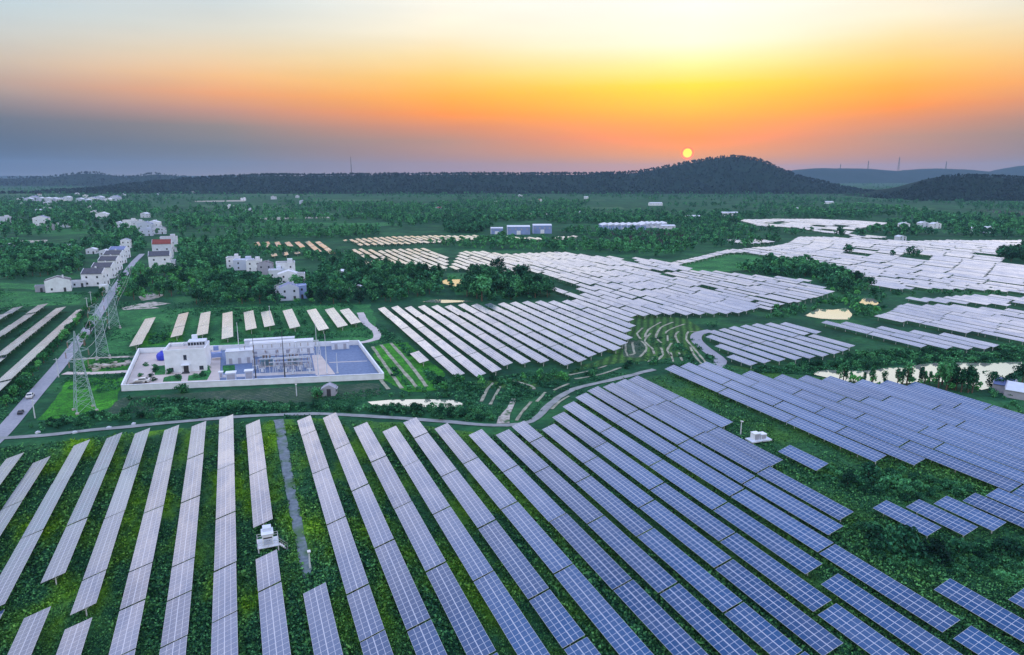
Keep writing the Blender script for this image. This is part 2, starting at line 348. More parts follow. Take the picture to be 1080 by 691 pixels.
# ------------------------------------------------------------------ mesh helpers
class MB:
    def __init__(s): s.v = []; s.f = []; s.m = []; s.uv = {}
    def quadmesh(s, vs, fs, mi=0, mat=None):
        o = len(s.v)
        for p in vs:
            p = Vector(p); s.v.append(tuple(mat @ p) if mat else tuple(p))
        for f in fs: s.f.append([o + i for i in f]); s.m.append(mi)
    def box(s, x0, x1, y0, y1, z0, z1, mi=0, mat=None):
        vs = [(x0, y0, z0), (x1, y0, z0), (x1, y1, z0), (x0, y1, z0), (x0, y0, z1), (x1, y0, z1), (x1, y1, z1), (x0, y1, z1)]
        s.quadmesh(vs, [(0, 3, 2, 1), (4, 5, 6, 7), (0, 1, 5, 4), (1, 2, 6, 5), (2, 3, 7, 6), (3, 0, 4, 7)], mi, mat)
    def bar(s, a, b, w, mi=0, n=4, w2=None):
        a, b = Vector(a), Vector(b); d = (b - a)
        if d.length < 1e-6: return
        q = d.to_track_quat('Z', 'Y'); w2 = w if w2 is None else w2; vs = []
        for (p, r) in ((a, w / 2), (b, w2 / 2)):
            for k in range(n):
                t = 2 * math.pi * (k + 0.5) / n; vs.append(p + q @ Vector((math.cos(t) * r * 1.2, math.sin(t) * r * 1.2, 0)))
        fs = [(k, (k + 1) % n, n + (k + 1) % n, n + k) for k in range(n)] + [tuple(range(n - 1, -1, -1)), tuple(range(n, 2 * n))]
        s.quadmesh(vs, fs, mi)
    def cyl(s, x, y, z0, z1, r, mi=0, n=10, r2=None): s.bar((x, y, z0), (x, y, z1), 2 * r / 1.2, mi, n, None if r2 is None else 2 * r2 / 1.2)
    def prism(s, poly, z0, z1, mi=0):
        n = len(poly); vs = [(x, y, z0) for x, y in poly] + [(x, y, z1) for x, y in poly]
        fs = [tuple(range(n - 1, -1, -1)), tuple(range(n, 2 * n))] + [(k, (k + 1) % n, n + (k + 1) % n, n + k) for k in range(n)]
        s.quadmesh(vs, fs, mi)
    def mesh(s, name):
        me = bpy.data.meshes.new(name); me.from_pydata(s.v, [], s.f); me.polygons.foreach_set('material_index', s.m); me.update(); return me
    def build(s, name, mats, parent=None, loc=None, rz=0.0):
        me = s.mesh(name)
        for m in (mats if isinstance(mats, (list, tuple)) else [mats]): me.materials.append(m)
        return link(name, me, parent, loc, rz)
def link(name, me, parent=None, loc=None, rz=0.0):
    o = bpy.data.objects.new(name, me); COL.objects.link(o)
    if parent is not None: o.parent = parent
    if loc is not None: o.location = loc
    o.rotation_euler.z = rz
    return o
def tag(o, label=None, cat=None, group=None, kind=None):
    if label: o['label'] = label
    if cat: o['category'] = cat
    if group: o['group'] = group
    if kind: o['kind'] = kind
    return o
def empty(name, loc, rz=0.0):
    o = bpy.data.objects.new(name, None); COL.objects.link(o); o.location = loc; o.rotation_euler.z = rz; o.empty_display_size = 0.5; return o
def numpy_mesh(name, V, F4, mats, midx=None, uv=None):
    me = bpy.data.meshes.new(name); nv, nf = len(V), len(F4)
    me.vertices.add(nv); me.vertices.foreach_set('co', np.ascontiguousarray(V, dtype=np.float32).ravel())
    me.loops.add(nf * 4); me.loops.foreach_set('vertex_index', np.ascontiguousarray(F4, dtype=np.int32).ravel())
    me.polygons.add(nf); me.polygons.foreach_set('loop_start', np.arange(nf, dtype=np.int32) * 4)
    try: me.polygons.foreach_set('loop_total', np.full(nf, 4, dtype=np.int32))
    except Exception: pass
    for m in mats: me.materials.append(m)
    if midx is not None: me.polygons.foreach_set('material_index', np.ascontiguousarray(midx, dtype=np.int32))
    if uv is not None:
        l = me.uv_layers.new(name='UVMap'); l.data.foreach_set('uv', np.ascontiguousarray(uv, dtype=np.float32).ravel())
    me.polygons.foreach_set('use_smooth', np.zeros(nf, dtype=bool))
    me.update(); me.validate(); return me
_FZ = [0.0]
def sheet(name, pts, z, mat, kind='structure', jitter=0.0, label=None, cat=None):
    """flat patch of ground from a list of ground points (x, y); edges can be roughened"""
    P = [(p[0], p[1]) for p in pts]; Q = []
    n = len(P)
    for i in range(n):
        a, b = Vector(P[i]), Vector(P[(i + 1) % n]); L = (b - a).length
        k = max(1, int(L / 4)) if jitter else 1
        for j in range(k):
            q = a.lerp(b, j / k)
            if jitter: q = q + Vector((random.uniform(-1, 1), random.uniform(-1, 1))) * jitter
            Q.append(q)
    bm = bmesh.new(); vs = [bm.verts.new((q.x, q.y, z)) for q in Q]; es = [bm.edges.new((vs[i], vs[(i + 1) % len(vs)])) for i in range(len(vs))]
    bmesh.ops.triangle_fill(bm, use_beauty=True, use_dissolve=False, edges=es)
    bmesh.ops.recalc_face_normals(bm, faces=bm.faces)
    for f in bm.faces:
        if f.normal.z < 0: f.normal_flip()
    me = bpy.data.meshes.new(name); bm.to_mesh(me); bm.free(); me.materials.append(mat)
    return tag(link(name, me), label, cat, None, kind)
def psheet(name, px, z, mat, jitter=0.0, kind='structure'):
    return sheet(name, [G(u, v, z) for u, v in px], z, mat, kind, jitter)
def strip_mesh(pts, width, z, jit=0.0):
    P = [Vector((p[0], p[1])) for p in pts]; D = [P[0]]
    for i in range(len(P) - 1):                      # Catmull-Rom smoothing
        p0 = P[max(i - 1, 0)]; p1 = P[i]; p2 = P[i + 1]; p3 = P[min(i + 2, len(P) - 1)]
        k = max(2, int((p2 - p1).length / 3))
        for j in range(1, k + 1):
            t = j / k; D.append(0.5 * ((2 * p1) + (p2 - p0) * t + (2 * p0 - 5 * p1 + 4 * p2 - p3) * t * t + (3 * p1 - p0 - 3 * p2 + p3) * t ** 3))
    V = []; F = []
    for i, p in enumerate(D):
        d = (D[min(i + 1, len(D) - 1)] - D[max(i - 1, 0)]).normalized(); n = Vector((-d.y, d.x))
        w = width[0] + (width[1] - width[0]) * i / (len(D) - 1) if isinstance(width, tuple) else width
        for sgn in (-1, 1):
            q = p + n * sgn * (w / 2 + random.uniform(-jit, jit)); V.append((q.x, q.y, z))
        if i: F.append((2 * i - 2, 2 * i - 1, 2 * i + 1, 2 * i))
    for p in D:
        for i in (-1, 0, 1):
            for j in (-1, 0, 1): PATHOCC.add((int(p.x // 1.2) + i, int(p.y // 1.2) + j))
    m = MB(); m.quadmesh(V, F); return m
PATHOCC = set()
def pstrip(name, px, width, z, mat, jit=0.0):
    return tag(strip_mesh([G(u, v) for u, v in px], width, z, jit).build(name, mat), kind='structure')

# ------------------------------------------------------------------ ground, hills, water, roads
FAR = 11000.0
def ground():
    m = MB(); m.quadmesh([(-FAR, -1500, 0), (FAR, -1500, 0), (FAR, FAR, 0), (-FAR, FAR, 0)], [(0, 1, 2, 3)])
    tag(m.build('ground', M['ground']), kind='structure')
ground()
def noise2(x, y, seed=0):
    s = 0.0
    for k, (f, a) in enumerate(((1, 1), (2.1, .5), (4.3, .25))):
        s += a * math.sin(x * f * 1.3 + seed * 1.7 + 1.3 * math.sin(y * f * .9 + k)) * math.cos(y * f * 1.1 - seed + 1.1 * math.sin(x * f * .7 + 2 * k))
    return s
HILL_F = {}
def make_hill(name, dist, ridge, front, back, mat, seed, nx=240, ny=46, bump=4.0, tree_scale=None):
    """terrain ridge: ridge = [(u, v)] of its skyline, at a distance along the camera axis"""
    us = np.linspace(ridge[0][0], ridge[-1][0], nx); ru = [r[0] for r in ridge]; rv = [r[1] for r in ridge]
    vs = np.interp(us, ru, rv); k = np.ones(5) / 5; vp = np.pad(vs, 2, mode='edge'); vs = np.convolve(vp, k, 'valid')
    ca, sa = math.cos(YAW), math.sin(YAW)
    V = []; F = []
    for i, (u, v) in enumerate(zip(us, vs)):
        h = CAM_H + (VH - v) * dist / FOC * 1.0 + 0.0
        h = AT(u, v, dist).z
        for j in range(ny):
            t = j / (ny - 1) * 2 - 1                  # -1 front foot, 0 ridge, 1 back foot
            d = dist + (t * front if t < 0 else t * back)
            prof = (0.5 + 0.5 * math.cos(math.pi * t)) ** 1.15
            lat = (u - 540) / FOC * dist / (math.cos(PITCH) + (345.5 - v) / FOC * math.sin(PITCH))
            lat2 = lat
            z = h * prof + bump * noise2(lat / 90, d / 90, seed) * min(1, prof * 3) * (1 - max(0, 1 - abs(t) * 6))
            V.append((lat2 * ca + d * sa, -lat2 * sa + d * ca, z - 2.0))
    for i in range(nx - 1):
        for j in range(ny - 1):
            a = i * ny + j; F.append((a, a + ny, a + ny + 1, a + 1))
    me = numpy_mesh(name, np.array(V), np.array(F), [mat]); me.polygons.foreach_set('use_smooth', [True] * len(F))
    # normals up
    o = tag(link(name, me), kind='structure'); HILL_F[name + str(seed)] = np.array(V).reshape(nx, ny, 3); return o
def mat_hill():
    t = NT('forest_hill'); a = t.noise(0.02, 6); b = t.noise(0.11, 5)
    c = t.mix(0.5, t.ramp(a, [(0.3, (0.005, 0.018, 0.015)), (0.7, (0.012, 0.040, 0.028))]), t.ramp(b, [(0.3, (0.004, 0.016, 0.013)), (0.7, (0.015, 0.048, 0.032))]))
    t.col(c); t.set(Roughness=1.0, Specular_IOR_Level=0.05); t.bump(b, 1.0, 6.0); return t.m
M['hill'] = mat_hill()
MAIN_RIDGE = [(95, 200), (140, 196), (175, 191.5), (205, 188.6), (240, 186.6), (285, 184.8), (345, 185.2), (400, 184.2), (450, 184), (520, 183.6), (600, 184), (646, 183), (670, 182), (692, 178.5), (716, 173.5), (739, 170), (755, 166.5), (768, 165), (781, 165), (797, 170), (808, 175), (826, 183), (852, 193), (878, 200), (917, 205), (950, 209)]
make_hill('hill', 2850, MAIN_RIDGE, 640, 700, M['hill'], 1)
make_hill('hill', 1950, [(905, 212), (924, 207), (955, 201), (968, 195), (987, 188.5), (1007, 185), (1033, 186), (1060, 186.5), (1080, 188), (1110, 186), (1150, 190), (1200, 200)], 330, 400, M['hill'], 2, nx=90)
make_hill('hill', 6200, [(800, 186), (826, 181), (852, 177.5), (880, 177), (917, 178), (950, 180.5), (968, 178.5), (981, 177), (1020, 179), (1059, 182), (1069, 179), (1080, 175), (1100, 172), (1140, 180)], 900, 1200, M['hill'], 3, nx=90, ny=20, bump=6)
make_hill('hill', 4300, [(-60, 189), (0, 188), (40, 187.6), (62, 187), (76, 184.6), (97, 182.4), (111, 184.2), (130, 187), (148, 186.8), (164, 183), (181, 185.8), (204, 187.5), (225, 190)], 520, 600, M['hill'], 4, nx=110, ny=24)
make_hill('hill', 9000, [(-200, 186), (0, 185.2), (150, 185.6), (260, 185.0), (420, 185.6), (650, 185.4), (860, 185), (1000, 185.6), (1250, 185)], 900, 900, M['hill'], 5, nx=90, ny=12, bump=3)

# ponds
Z1, Z2, Z3, Z4 = 0.03, 0.06, 0.09, 0.12
def pond(px): return psheet('pond', px, 0.16, M['water'], 0.35)
pond([(388, 423.5), (410, 421.5), (450, 421), (478, 421.5), (489, 425), (487, 430), (470, 430.5), (440, 429), (408, 428), (392, 427)])
pond([(463, 298), (470, 295), (490, 294.5), (508, 296), (516, 299.5), (508, 302), (480, 302)])
pond([(445, 318.5), (455, 316), (490, 317), (500, 318), (470, 319.5)])
pond([(849, 333), (862, 326), (878, 327), (892, 325), (899, 331), (896, 337), (880, 337), (866, 336)])
pond([(905, 319), (912, 314), (922, 315), (928, 321), (918, 323)])
pond([(855, 394), (872, 390), (910, 391), (960, 386), (985, 383), (1010, 382.5), (1045, 383), (1078, 382), (1078, 388), (1062, 396), (1048, 408), (1035, 411), (1020, 405), (980, 402), (950, 405), (915, 404), (885, 402)])
pond([(1030, 222), (1050, 221), (1090, 224), (1090, 229), (1060, 226)])

def fields():
    zz = [0.03]
    def f(px, m, z=0, j=0.5, n='field'):
        zz[0] += 0.002; psheet(n, px, zz[0], M[m], j)
    # under the near arrays
    near = [(-40, 478), (60, 466), (240, 446), (330, 441), (420, 446), (520, 458), (575, 452), (620, 412), (690, 397), (760, 384), (860, 398), (960, 404), (1100, 444), (1300, 560), (1300, 720), (900, 760), (200, 760), (-220, 760), (-140, 600)]
    f(near, 'meadow', Z2, 0.6, 'meadow')
    f([(74, 399), (133, 398), (127, 414), (122, 427), (92, 440), (40, 443)], 'f_bright', Z2, 0.6)
    f([(82, 378), (142, 380), (134, 392), (76, 393)], 'f_bright', Z2, 0.4)
    f([(132, 419), (260, 410), (400, 404), (402, 417), (330, 424), (200, 431), (110, 437), (120, 424)], 'f_grey', Z2, 0.5)
    f([(128, 328), (200, 325), (390, 321), (398, 345), (402, 362), (146, 368), (132, 374), (108, 372)], 'f_green', Z1, 0.8)
    f([(150, 352), (195, 350), (192, 362), (148, 366)], 'f_bright', Z2, 0.8)
    f([(0, 325), (92, 322), (105, 318), (70, 360), (0, 425), (-20, 430)], 'f_deep', Z1, 0.6)
    f([(0, 306), (46, 309), (86, 311), (84, 321), (0, 324)], 'f_green', Z2, 0.6)
    f([(0, 298), (40, 300), (44, 306), (0, 304)], 'f_green', Z2, 0.6)
    f([(470, 288), (545, 288), (562, 302), (540, 312), (480, 311)], 'f_green', Z1, 0.8)
    f([(712, 283), (724, 276), (770, 268), (830, 270), (850, 278), (800, 284), (740, 288)], 'f_green', Z2, 0.8)
    f([(392, 366), (412, 362), (446, 360), (470, 392), (462, 412), (432, 414), (404, 400)], 'f_bright', Z1, 0.6)
    f([(560, 410), (620, 388), (700, 378), (745, 352), (700, 336), (675, 350), (655, 372), (600, 392), (540, 396), (480, 408)], 'f_terr', Z1, 0.8)
    f([(560, 345), (640, 330), (720, 335), (745, 350), (735, 372), (690, 380), (655, 376)], 'f_terr', Z1, 0.8)
    f([(657, 359), (680, 359), (683, 372), (672, 378), (657, 376)], 'f_grey', Z2, 0.3)
    f([(640, 244), (706, 243), (735, 252), (728, 258), (660, 256)], 'f_shadow', Z2, 1.0)  # no crop here: painted shadow of the wood, laid as a dark sheet
    f([(400, 330), (500, 330), (540, 352), (620, 380), (560, 398), (480, 402), (440, 372)], 'f_deep', Z1, 0.5)
    # strips of crop far off
    rr = random.Random(3)
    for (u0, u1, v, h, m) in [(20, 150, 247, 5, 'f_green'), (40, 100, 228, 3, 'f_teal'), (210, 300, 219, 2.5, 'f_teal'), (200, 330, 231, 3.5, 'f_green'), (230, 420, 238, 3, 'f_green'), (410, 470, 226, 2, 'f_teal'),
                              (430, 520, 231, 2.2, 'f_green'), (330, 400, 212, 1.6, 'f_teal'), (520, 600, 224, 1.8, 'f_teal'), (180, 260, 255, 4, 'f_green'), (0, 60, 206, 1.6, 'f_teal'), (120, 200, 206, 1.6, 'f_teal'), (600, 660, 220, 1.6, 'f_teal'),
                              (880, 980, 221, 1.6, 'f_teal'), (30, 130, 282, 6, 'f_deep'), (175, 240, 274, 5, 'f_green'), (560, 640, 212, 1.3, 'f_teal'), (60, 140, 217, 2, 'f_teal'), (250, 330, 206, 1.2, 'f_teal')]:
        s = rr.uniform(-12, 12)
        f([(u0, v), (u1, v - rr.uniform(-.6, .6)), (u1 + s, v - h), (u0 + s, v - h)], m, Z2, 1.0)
    # bare pale soil
    for px in ([(145, 313), (158, 309), (172, 311), (165, 315), (150, 317)], [(142, 322), (160, 318), (180, 320), (150, 325)], [(126, 325), (150, 320), (168, 325), (130, 327)], [(0, 265), (12, 264), (14, 267), (0, 269)],
               [(265, 231), (290, 229), (315, 230), (290, 232)], [(320, 229), (350, 228.5), (350, 230), (322, 230.5)], [(20, 254), (50, 253), (48, 256), (24, 256)], [(555, 225), (600, 224), (598, 226), (556, 227)], [(205, 212), (260, 211), (258, 212.5), (206, 213)]):
        f(px, 'soil', Z3, 0.5)
fields()

# roads and paths
pstrip('road', [(-40, 494), (0, 459), (36, 417), (70, 377), (100, 337), (118, 309), (130, 292), (141, 277), (150, 268)], (4.1, 3.9), 0.14, M['road'])
pstrip('path', [(-10, 463), (30, 461), (120, 452), (240, 441), (330, 437), (400, 440), (470, 445), (520, 449), (560, 445), (580, 427), (605, 411), (650, 400), (690, 390)], 2.0, 0.15, M['pathgrey'], 0.2)
pstrip('road', [(756, 388), (760, 381), (752, 374), (741, 366), (734, 358), (737, 352), (750, 349)], 4.2, 0.15, M['road'])
pstrip('path', [(68, 394), (100, 394), (140, 392)], 3.0, 0.15, M['pinkpave'], 0.1)
pstrip('path', [(66, 380), (100, 378), (148, 376)], 2.0, 0.13, M['soil'], 0.3)
pstrip('path', [(378, 362), (396, 358), (397, 350), (386, 341), (380, 330)], 3.0, 0.15, M['concrete'], 0.2)
pstrip('track', [(294, 443), (300, 480), (309, 530), (318, 575), (325, 610)], (2.4, 1.5), 0.15, M['track'], 0.12)
for px in ([(393, 366), (408, 388), (424, 410)], [(402, 364), (420, 386), (440, 409)], [(412, 362), (432, 384), (450, 408)], [(396, 392), (404, 404), (410, 411)]):
    pstrip('path', px, 1.15, 0.13, M['strip'], 0.12)
for px in ([(678, 346), (672, 352), (676, 358)], [(710, 340), (697, 346), (692, 356), (698, 362)], [(722, 342), (706, 348), (702, 352)], [(690, 376), (684, 382)], [(708, 362), (704, 370), (708, 376)], [(728, 366), (733, 376), (740, 384)],
           [(640, 386), (620, 392), (600, 396)], [(655, 388), (630, 396), (606, 400)], [(596, 414), (586, 420), (578, 428)], [(600, 418), (590, 424), (582, 432)], [(520, 404), (512, 414), (508, 424)],
           [(660, 362), (660, 370), (662, 376)], [(667, 361), (668, 368), (669, 373), (664, 375)], [(676, 360), (682, 366), (680, 372), (674, 377)], [(686, 352), (680, 360), (688, 368), (690, 374)], [(697, 340), (684, 348), (680, 356)],
           [(697, 367), (699, 374), (694, 380)], [(704, 354), (704, 360)], [(716, 350), (712, 354), (716, 362)], [(716, 372), (720, 381)], [(707, 372), (710, 382)], [(726, 350), (724, 358), (734, 370), (745, 384)], [(745, 350), (728, 350)],
           [(540, 428), (534, 436), (528, 446)], [(528, 408), (522, 418), (517, 427)], [(560, 424), (550, 436), (545, 444)], [(575, 414), (566, 424)], [(584, 412), (600, 405)], [(537, 401), (560, 407), (563, 411)]):
    pstrip('path', px, 0.8, 0.13, M['strip'], 0.15)
psheet('stream', [(541, 420), (546, 421), (540, 431), (536, 446), (524, 447), (527, 440), (534, 430)], 0.14, M['soil'], 0.3)

# ------------------------------------------------------------------ haze
def haze():
    m = MB(); m.box(-11200, 11200, -1700, 11200, -4, 250)
    t = bpy.data.materials.new('haze_air'); t.use_nodes = True; t.node_tree.nodes.clear()
    v = t.node_tree.nodes.new('ShaderNodeVolumePrincipled'); o = t.node_tree.nodes.new('ShaderNodeOutputMaterial')
    v.inputs['Color'].default_value = (0.40, 0.66, 1.0, 1); v.inputs['Density'].default_value = HAZE; v.inputs['Anisotropy'].default_value = 0.0
    t.node_tree.links.new(v.outputs[0], o.inputs['Volume'])
    tag(m.build('haze', t), kind='stuff')
haze()

# ------------------------------------------------------------------ solar tables
PITCHX, TW, ZL, ZH = 5.95, 3.42, 1.25, 2.40
HW = math.sqrt(TW ** 2 - (ZH - ZL) ** 2)          # horizontal width; high edge on the right (+x)
MOD = 1.06
TYPES = {'A': (3.222, 1.33, 2.32), 'C': (3.05, 1.50, 2.20), 'D': (2.80, 1.55, 2.10), 'B': (4.0, 1.60, 2.22)}     # horizontal width, low edge, high edge
def ttype(field): return 'B' if field in ('road', 'substation') or field.startswith('far_d') else 'C' if field == 'middle' else 'D' if field.startswith('far_') else 'A'
FIELDS = []     # (field name, row number, order, x_high, y_near, y_far)
F1X = [-45.1, -39.3, -33.3, -27.2, -21.6, -15.5, -9.6, -3.6, 2.4, 14.1, 20.2, 26.1, 32.0, 37.8, 43.8, 50.0, 55.7, 61.3, 67.2, 73.0, 79.0, 85.4, 91.2, 97.0, 102.0, 107.3]
F1FAR = [165.4, 160.9, 168.7, 170.6, 171.5, 171.5, 171.5, 174.5, 168.0, 166.3, 165.9, 156.3, 151.3, 155.1, 148.5, 141.6, 139, 142.9, 138.5, 145, 151.3, 156.6, 160.5, 162.1, 163.7, 165.3]
F1LEN = {  # measured lengths of tables from the far end, where they differ from 22 m
    0: [22, 22, 22, 22], 2: [21, 22.3, 22, 22], 3: [21, 22.3, 18.2, -8.5, 22], 4: [21.7, 22, 20, 9, -3.0, 11, 22], 5: [21.5, 22.5, 20, 10, 11, 11], 6: [21, 21.3, 22.5, 9.3, 10.5, 11], 7: [10.3, 21.8, 22.3, 17.3, 13, 22],
    8: [9.4, 21.4, 22.6, -10.2, 9.5, 22, 22], 1: [22, 22, 22, 22]}
def add_row(field, row, x, yfar, lens):
    y = yfar; k = 0
    for L in lens:
        if L < 0: y += L; continue
        k += 1; FIELDS.append([field, row, k, x, y - L + 0.38, y]); y -= L
F1END = {25: 123.0, 24: 101.1, 23: 78.9, 22: 75.8, 21: 51.4, 18: 53.8}
for i, x in enumerate(F1X):
    yf = F1FAR[i]; lens = F1LEN.get(i)
    if lens is None:
        lens = []; y = yf; first = [22, 21, 22, 11][(i * 7) % 4]
        seq = [first] + [22, 22, 22, 11, 22, 22, 11, 22]
        rr = random.Random(i * 31)
        seq = [rr.choice([21.6, 22, 22, 22.3]) if s > 12 else 11 for s in seq]
        if i in F1END:
            tot = yf - F1END[i]; n = max(1, round(tot / 22)); lens = [tot / n] * n
        elif i == 19: lens = [21.5, 22, 20.4, 20.0, -0.4, 22, 22]
        elif i == 20: lens = [20, 20.4, 20.5, 21.9, -2.6, 21, 22]
        elif i == 18: lens = [20, 21, 21.8, 22, 22]
        else:
            for s in seq:
                if y < 40: break
                lens.append(s); y -= s
    add_row('near', i, x, yf, lens)
add_row('near', 26, 109.2, 107.0, [11]); add_row('near', 31, 85.6, 50.4, [22]); add_row('near', 30, 8.4, 92.3, [22])
add_row('near', 27, 93.2, 58.8, [21, 21]); add_row('near', 28, 100.8, 53.2, [21]); add_row('near', 29, 107.2, 49, [21])
def poly_rows(field, px, x0, pitch, z=1.85, row0=0, L=22.0, stagger=0.0, minlen=6.0, exclude=()):
    """fill a pixel outline of an array on the ground with rows of tables"""
    P = [G(u, v, z) for u, v in px]; xs = [p.x for p in P]
    k = math.ceil((min(xs) - x0) / pitch); rows = []
    n = len(P)
    while x0 + k * pitch < max(xs):
        x = x0 + k * pitch; xc = x - HW / 2; ys = []
        for i in range(n):
            a, b = P[i], P[(i + 1) % n]
            if (a.x > xc) != (b.x > xc): ys.append(a.y + (b.y - a.y) * (xc - a.x) / (b.x - a.x))
        ys.sort()
        for j in range(0, len(ys) - 1, 2):
            y0, y1 = ys[j], ys[j + 1]; order = 0; y = y1
            rr = random.Random(int(x * 10) + j)
            if y1 - y0 < minlen: continue
            m = max(1, round((y1 - y0) / L)); Lr = (y1 - y0) / m
            if Lr > 1.35 * L: Lr = L
            if Lr < 0.7 * L: Lr = max(Lr, 0.5 * L)
            for q in range(m):
                order += 1; FIELDS.append([field, row0 + len(rows), order, x, y - Lr + 0.4, y]); y -= Lr
        rows.append(x); k += 1
# second near field, right of the grassy gap
F2 = [(699, 388), (735, 383), (765, 386), (780, 392), (806, 396), (832, 398), (866, 398), (891, 402), (954, 404), (1000, 411), (1040, 425), (1080, 439), (1130, 455), (1240, 500), (1240, 620), (1160, 600), (1090, 560), (1049, 556), (1020, 563), (977, 556), (918, 537), (933, 529), (952, 532), (982, 528), (1024, 524), (1046, 519), (1019, 501), (945, 481), (925, 486)]
poly_rows('right', F2, 118.0, PITCHX)
F3 = [(-40, 330), (0, 326), (26, 322.5), (48, 321), (68, 325), (91, 326.5), (0, 420), (-60, 470)]
poly_rows('road', F3, -63.0, 9.35)
# behind the substation: ten short rows measured one by one
for i, (x, yf, yn) in enumerate([(-32.7, 314.8, 267), (-20.4, 320.8, 277), (-11.7, 319.5, 276), (-2.9, 316, 267), (5.6, 314.8, 278), (12.5, 312, 281), (21.6, 311.8, 276), (31.5, 309, 268), (39.2, 308.3, 271), (45.1, 303.5, 275)]):
    add_row('substation', i, x, yf, [yf - yn + 3] if i > 5 else [(yf - yn + 3) * 0.62, (yf - yn + 3) * 0.38])
F5 = [(390, 326), (404, 324), (450, 322), (504, 320.5), (530, 320), (548, 318.5), (575, 318), (597, 318), (612, 315), (598, 309), (572, 306), (584, 303), (600, 307), (616, 313), (609, 303), (585, 295), (572, 288), (556, 287), (540, 287), (526, 285), (500, 288), (488, 280), (500, 266.5), (540, 268), (557, 267), (589, 265), (627, 269), (672, 272), (704, 275), (736, 286.5), (680, 284), (799, 319), (800, 325), (780, 330), (723, 332), (704, 331), (665, 334), (668, 347), (656, 354), (672, 350), (655, 367), (648, 371), (634, 371), (617, 380), (605, 384), (592, 385), (575, 382), (554, 383), (533, 385), (517, 397), (508, 396), (490, 397), (460, 391), (434, 372), (446, 370), (452, 373), (430, 352), (414, 346)]
poly_rows('middle', F5, 54.9, PITCHX)
FARF = {
 'a': [(473, 284), (486, 265.5), (511, 265.5), (530, 268), (545, 284), (548, 293), (526, 285)],
 'b': [(400, 264), (420, 262), (453, 261.5), (472, 268), (472, 278), (470, 285), (455, 285), (423, 279), (400, 274)],
 'c': [(362, 253), (400, 250.5), (460, 248.5), (506, 248.5), (509, 253), (450, 256), (400, 258.5), (380, 259)],
 'c2': [(367, 263), (380, 262), (400, 264), (420, 275), (400, 272), (385, 271)],
 'c3': [(362, 278), (385, 275), (410, 273), (408, 279), (380, 280)],
 'd': [(266, 257), (274, 255), (310, 255), (318, 254.5), (345, 255), (362, 265), (355, 267.5), (330, 265), (322, 261), (300, 259.5), (275, 261)],
 'd2': [(280, 269), (300, 266), (317, 266), (315, 268), (285, 271)],
 'e': [(530, 250), (570, 251), (574, 253), (545, 253)], 'e2': [(584, 250), (608, 248.5), (606, 252), (586, 253)],
 'f6': [(697, 288), (720, 286), (745, 286), (780, 289), (800, 291), (849, 295.5), (881, 309), (865, 314), (842, 320), (820, 322), (809, 327), (797, 322), (799, 318)],
 'f6up': [(709, 276), (740, 270), (767, 263.5), (800, 263), (822, 263.5), (800, 266), (770, 267), (735, 275), (716, 279)],
 'g': [(780, 263), (815, 260), (832, 256), (842, 249.5), (870, 249), (919, 252), (950, 254), (1000, 254), (1080, 253.5), (1130, 256), (1130, 312), (1080, 308), (1023, 304), (985, 304.5), (953, 306), (912, 301), (922, 294), (895, 287), (884, 282), (850, 276), (815, 271), (790, 267)],
 'h': [(940, 313), (985, 314), (1023, 311), (1080, 313), (1120, 314), (1120, 326), (1080, 323), (1023, 320), (975, 317.5)],
 'i': [(922, 334), (940, 328), (950, 320.5), (970, 322), (995, 321), (1040, 325), (1080, 328), (1120, 333), (1120, 366), (1080, 360), (1044, 354), (990, 346), (960, 341)],
 'j': [(862, 339), (894, 340.5), (940, 347), (1002, 353), (1030, 359), (1058, 367), (1030, 368), (988, 367), (953, 363), (919, 355), (880, 345)],
 'k': [(745, 350), (771, 345), (800, 341.5), (825, 341), (850, 345), (867, 351), (850, 353), (880, 358), (905, 363), (890, 371), (877, 374.5), (845, 379), (818, 381), (800, 384), (783, 387), (761, 379), (775, 373), (748, 366), (765, 362), (748, 357)],
 'l': [(778, 232), (815, 231), (853, 231), (900, 232.5), (941, 235), (908, 241), (895, 247), (870, 245), (840, 240), (800, 238)],
 'l2': [(895, 247), (940, 250), (925, 251), (900, 250)],
 'm': [(767, 253), (800, 252), (825, 255), (800, 257), (775, 256)],
}
for k_, px in FARF.items():
    poly_rows('far_' + k_, px, 54.9, PITCHX if k_[0] not in 'd' else 8.5, minlen=7)

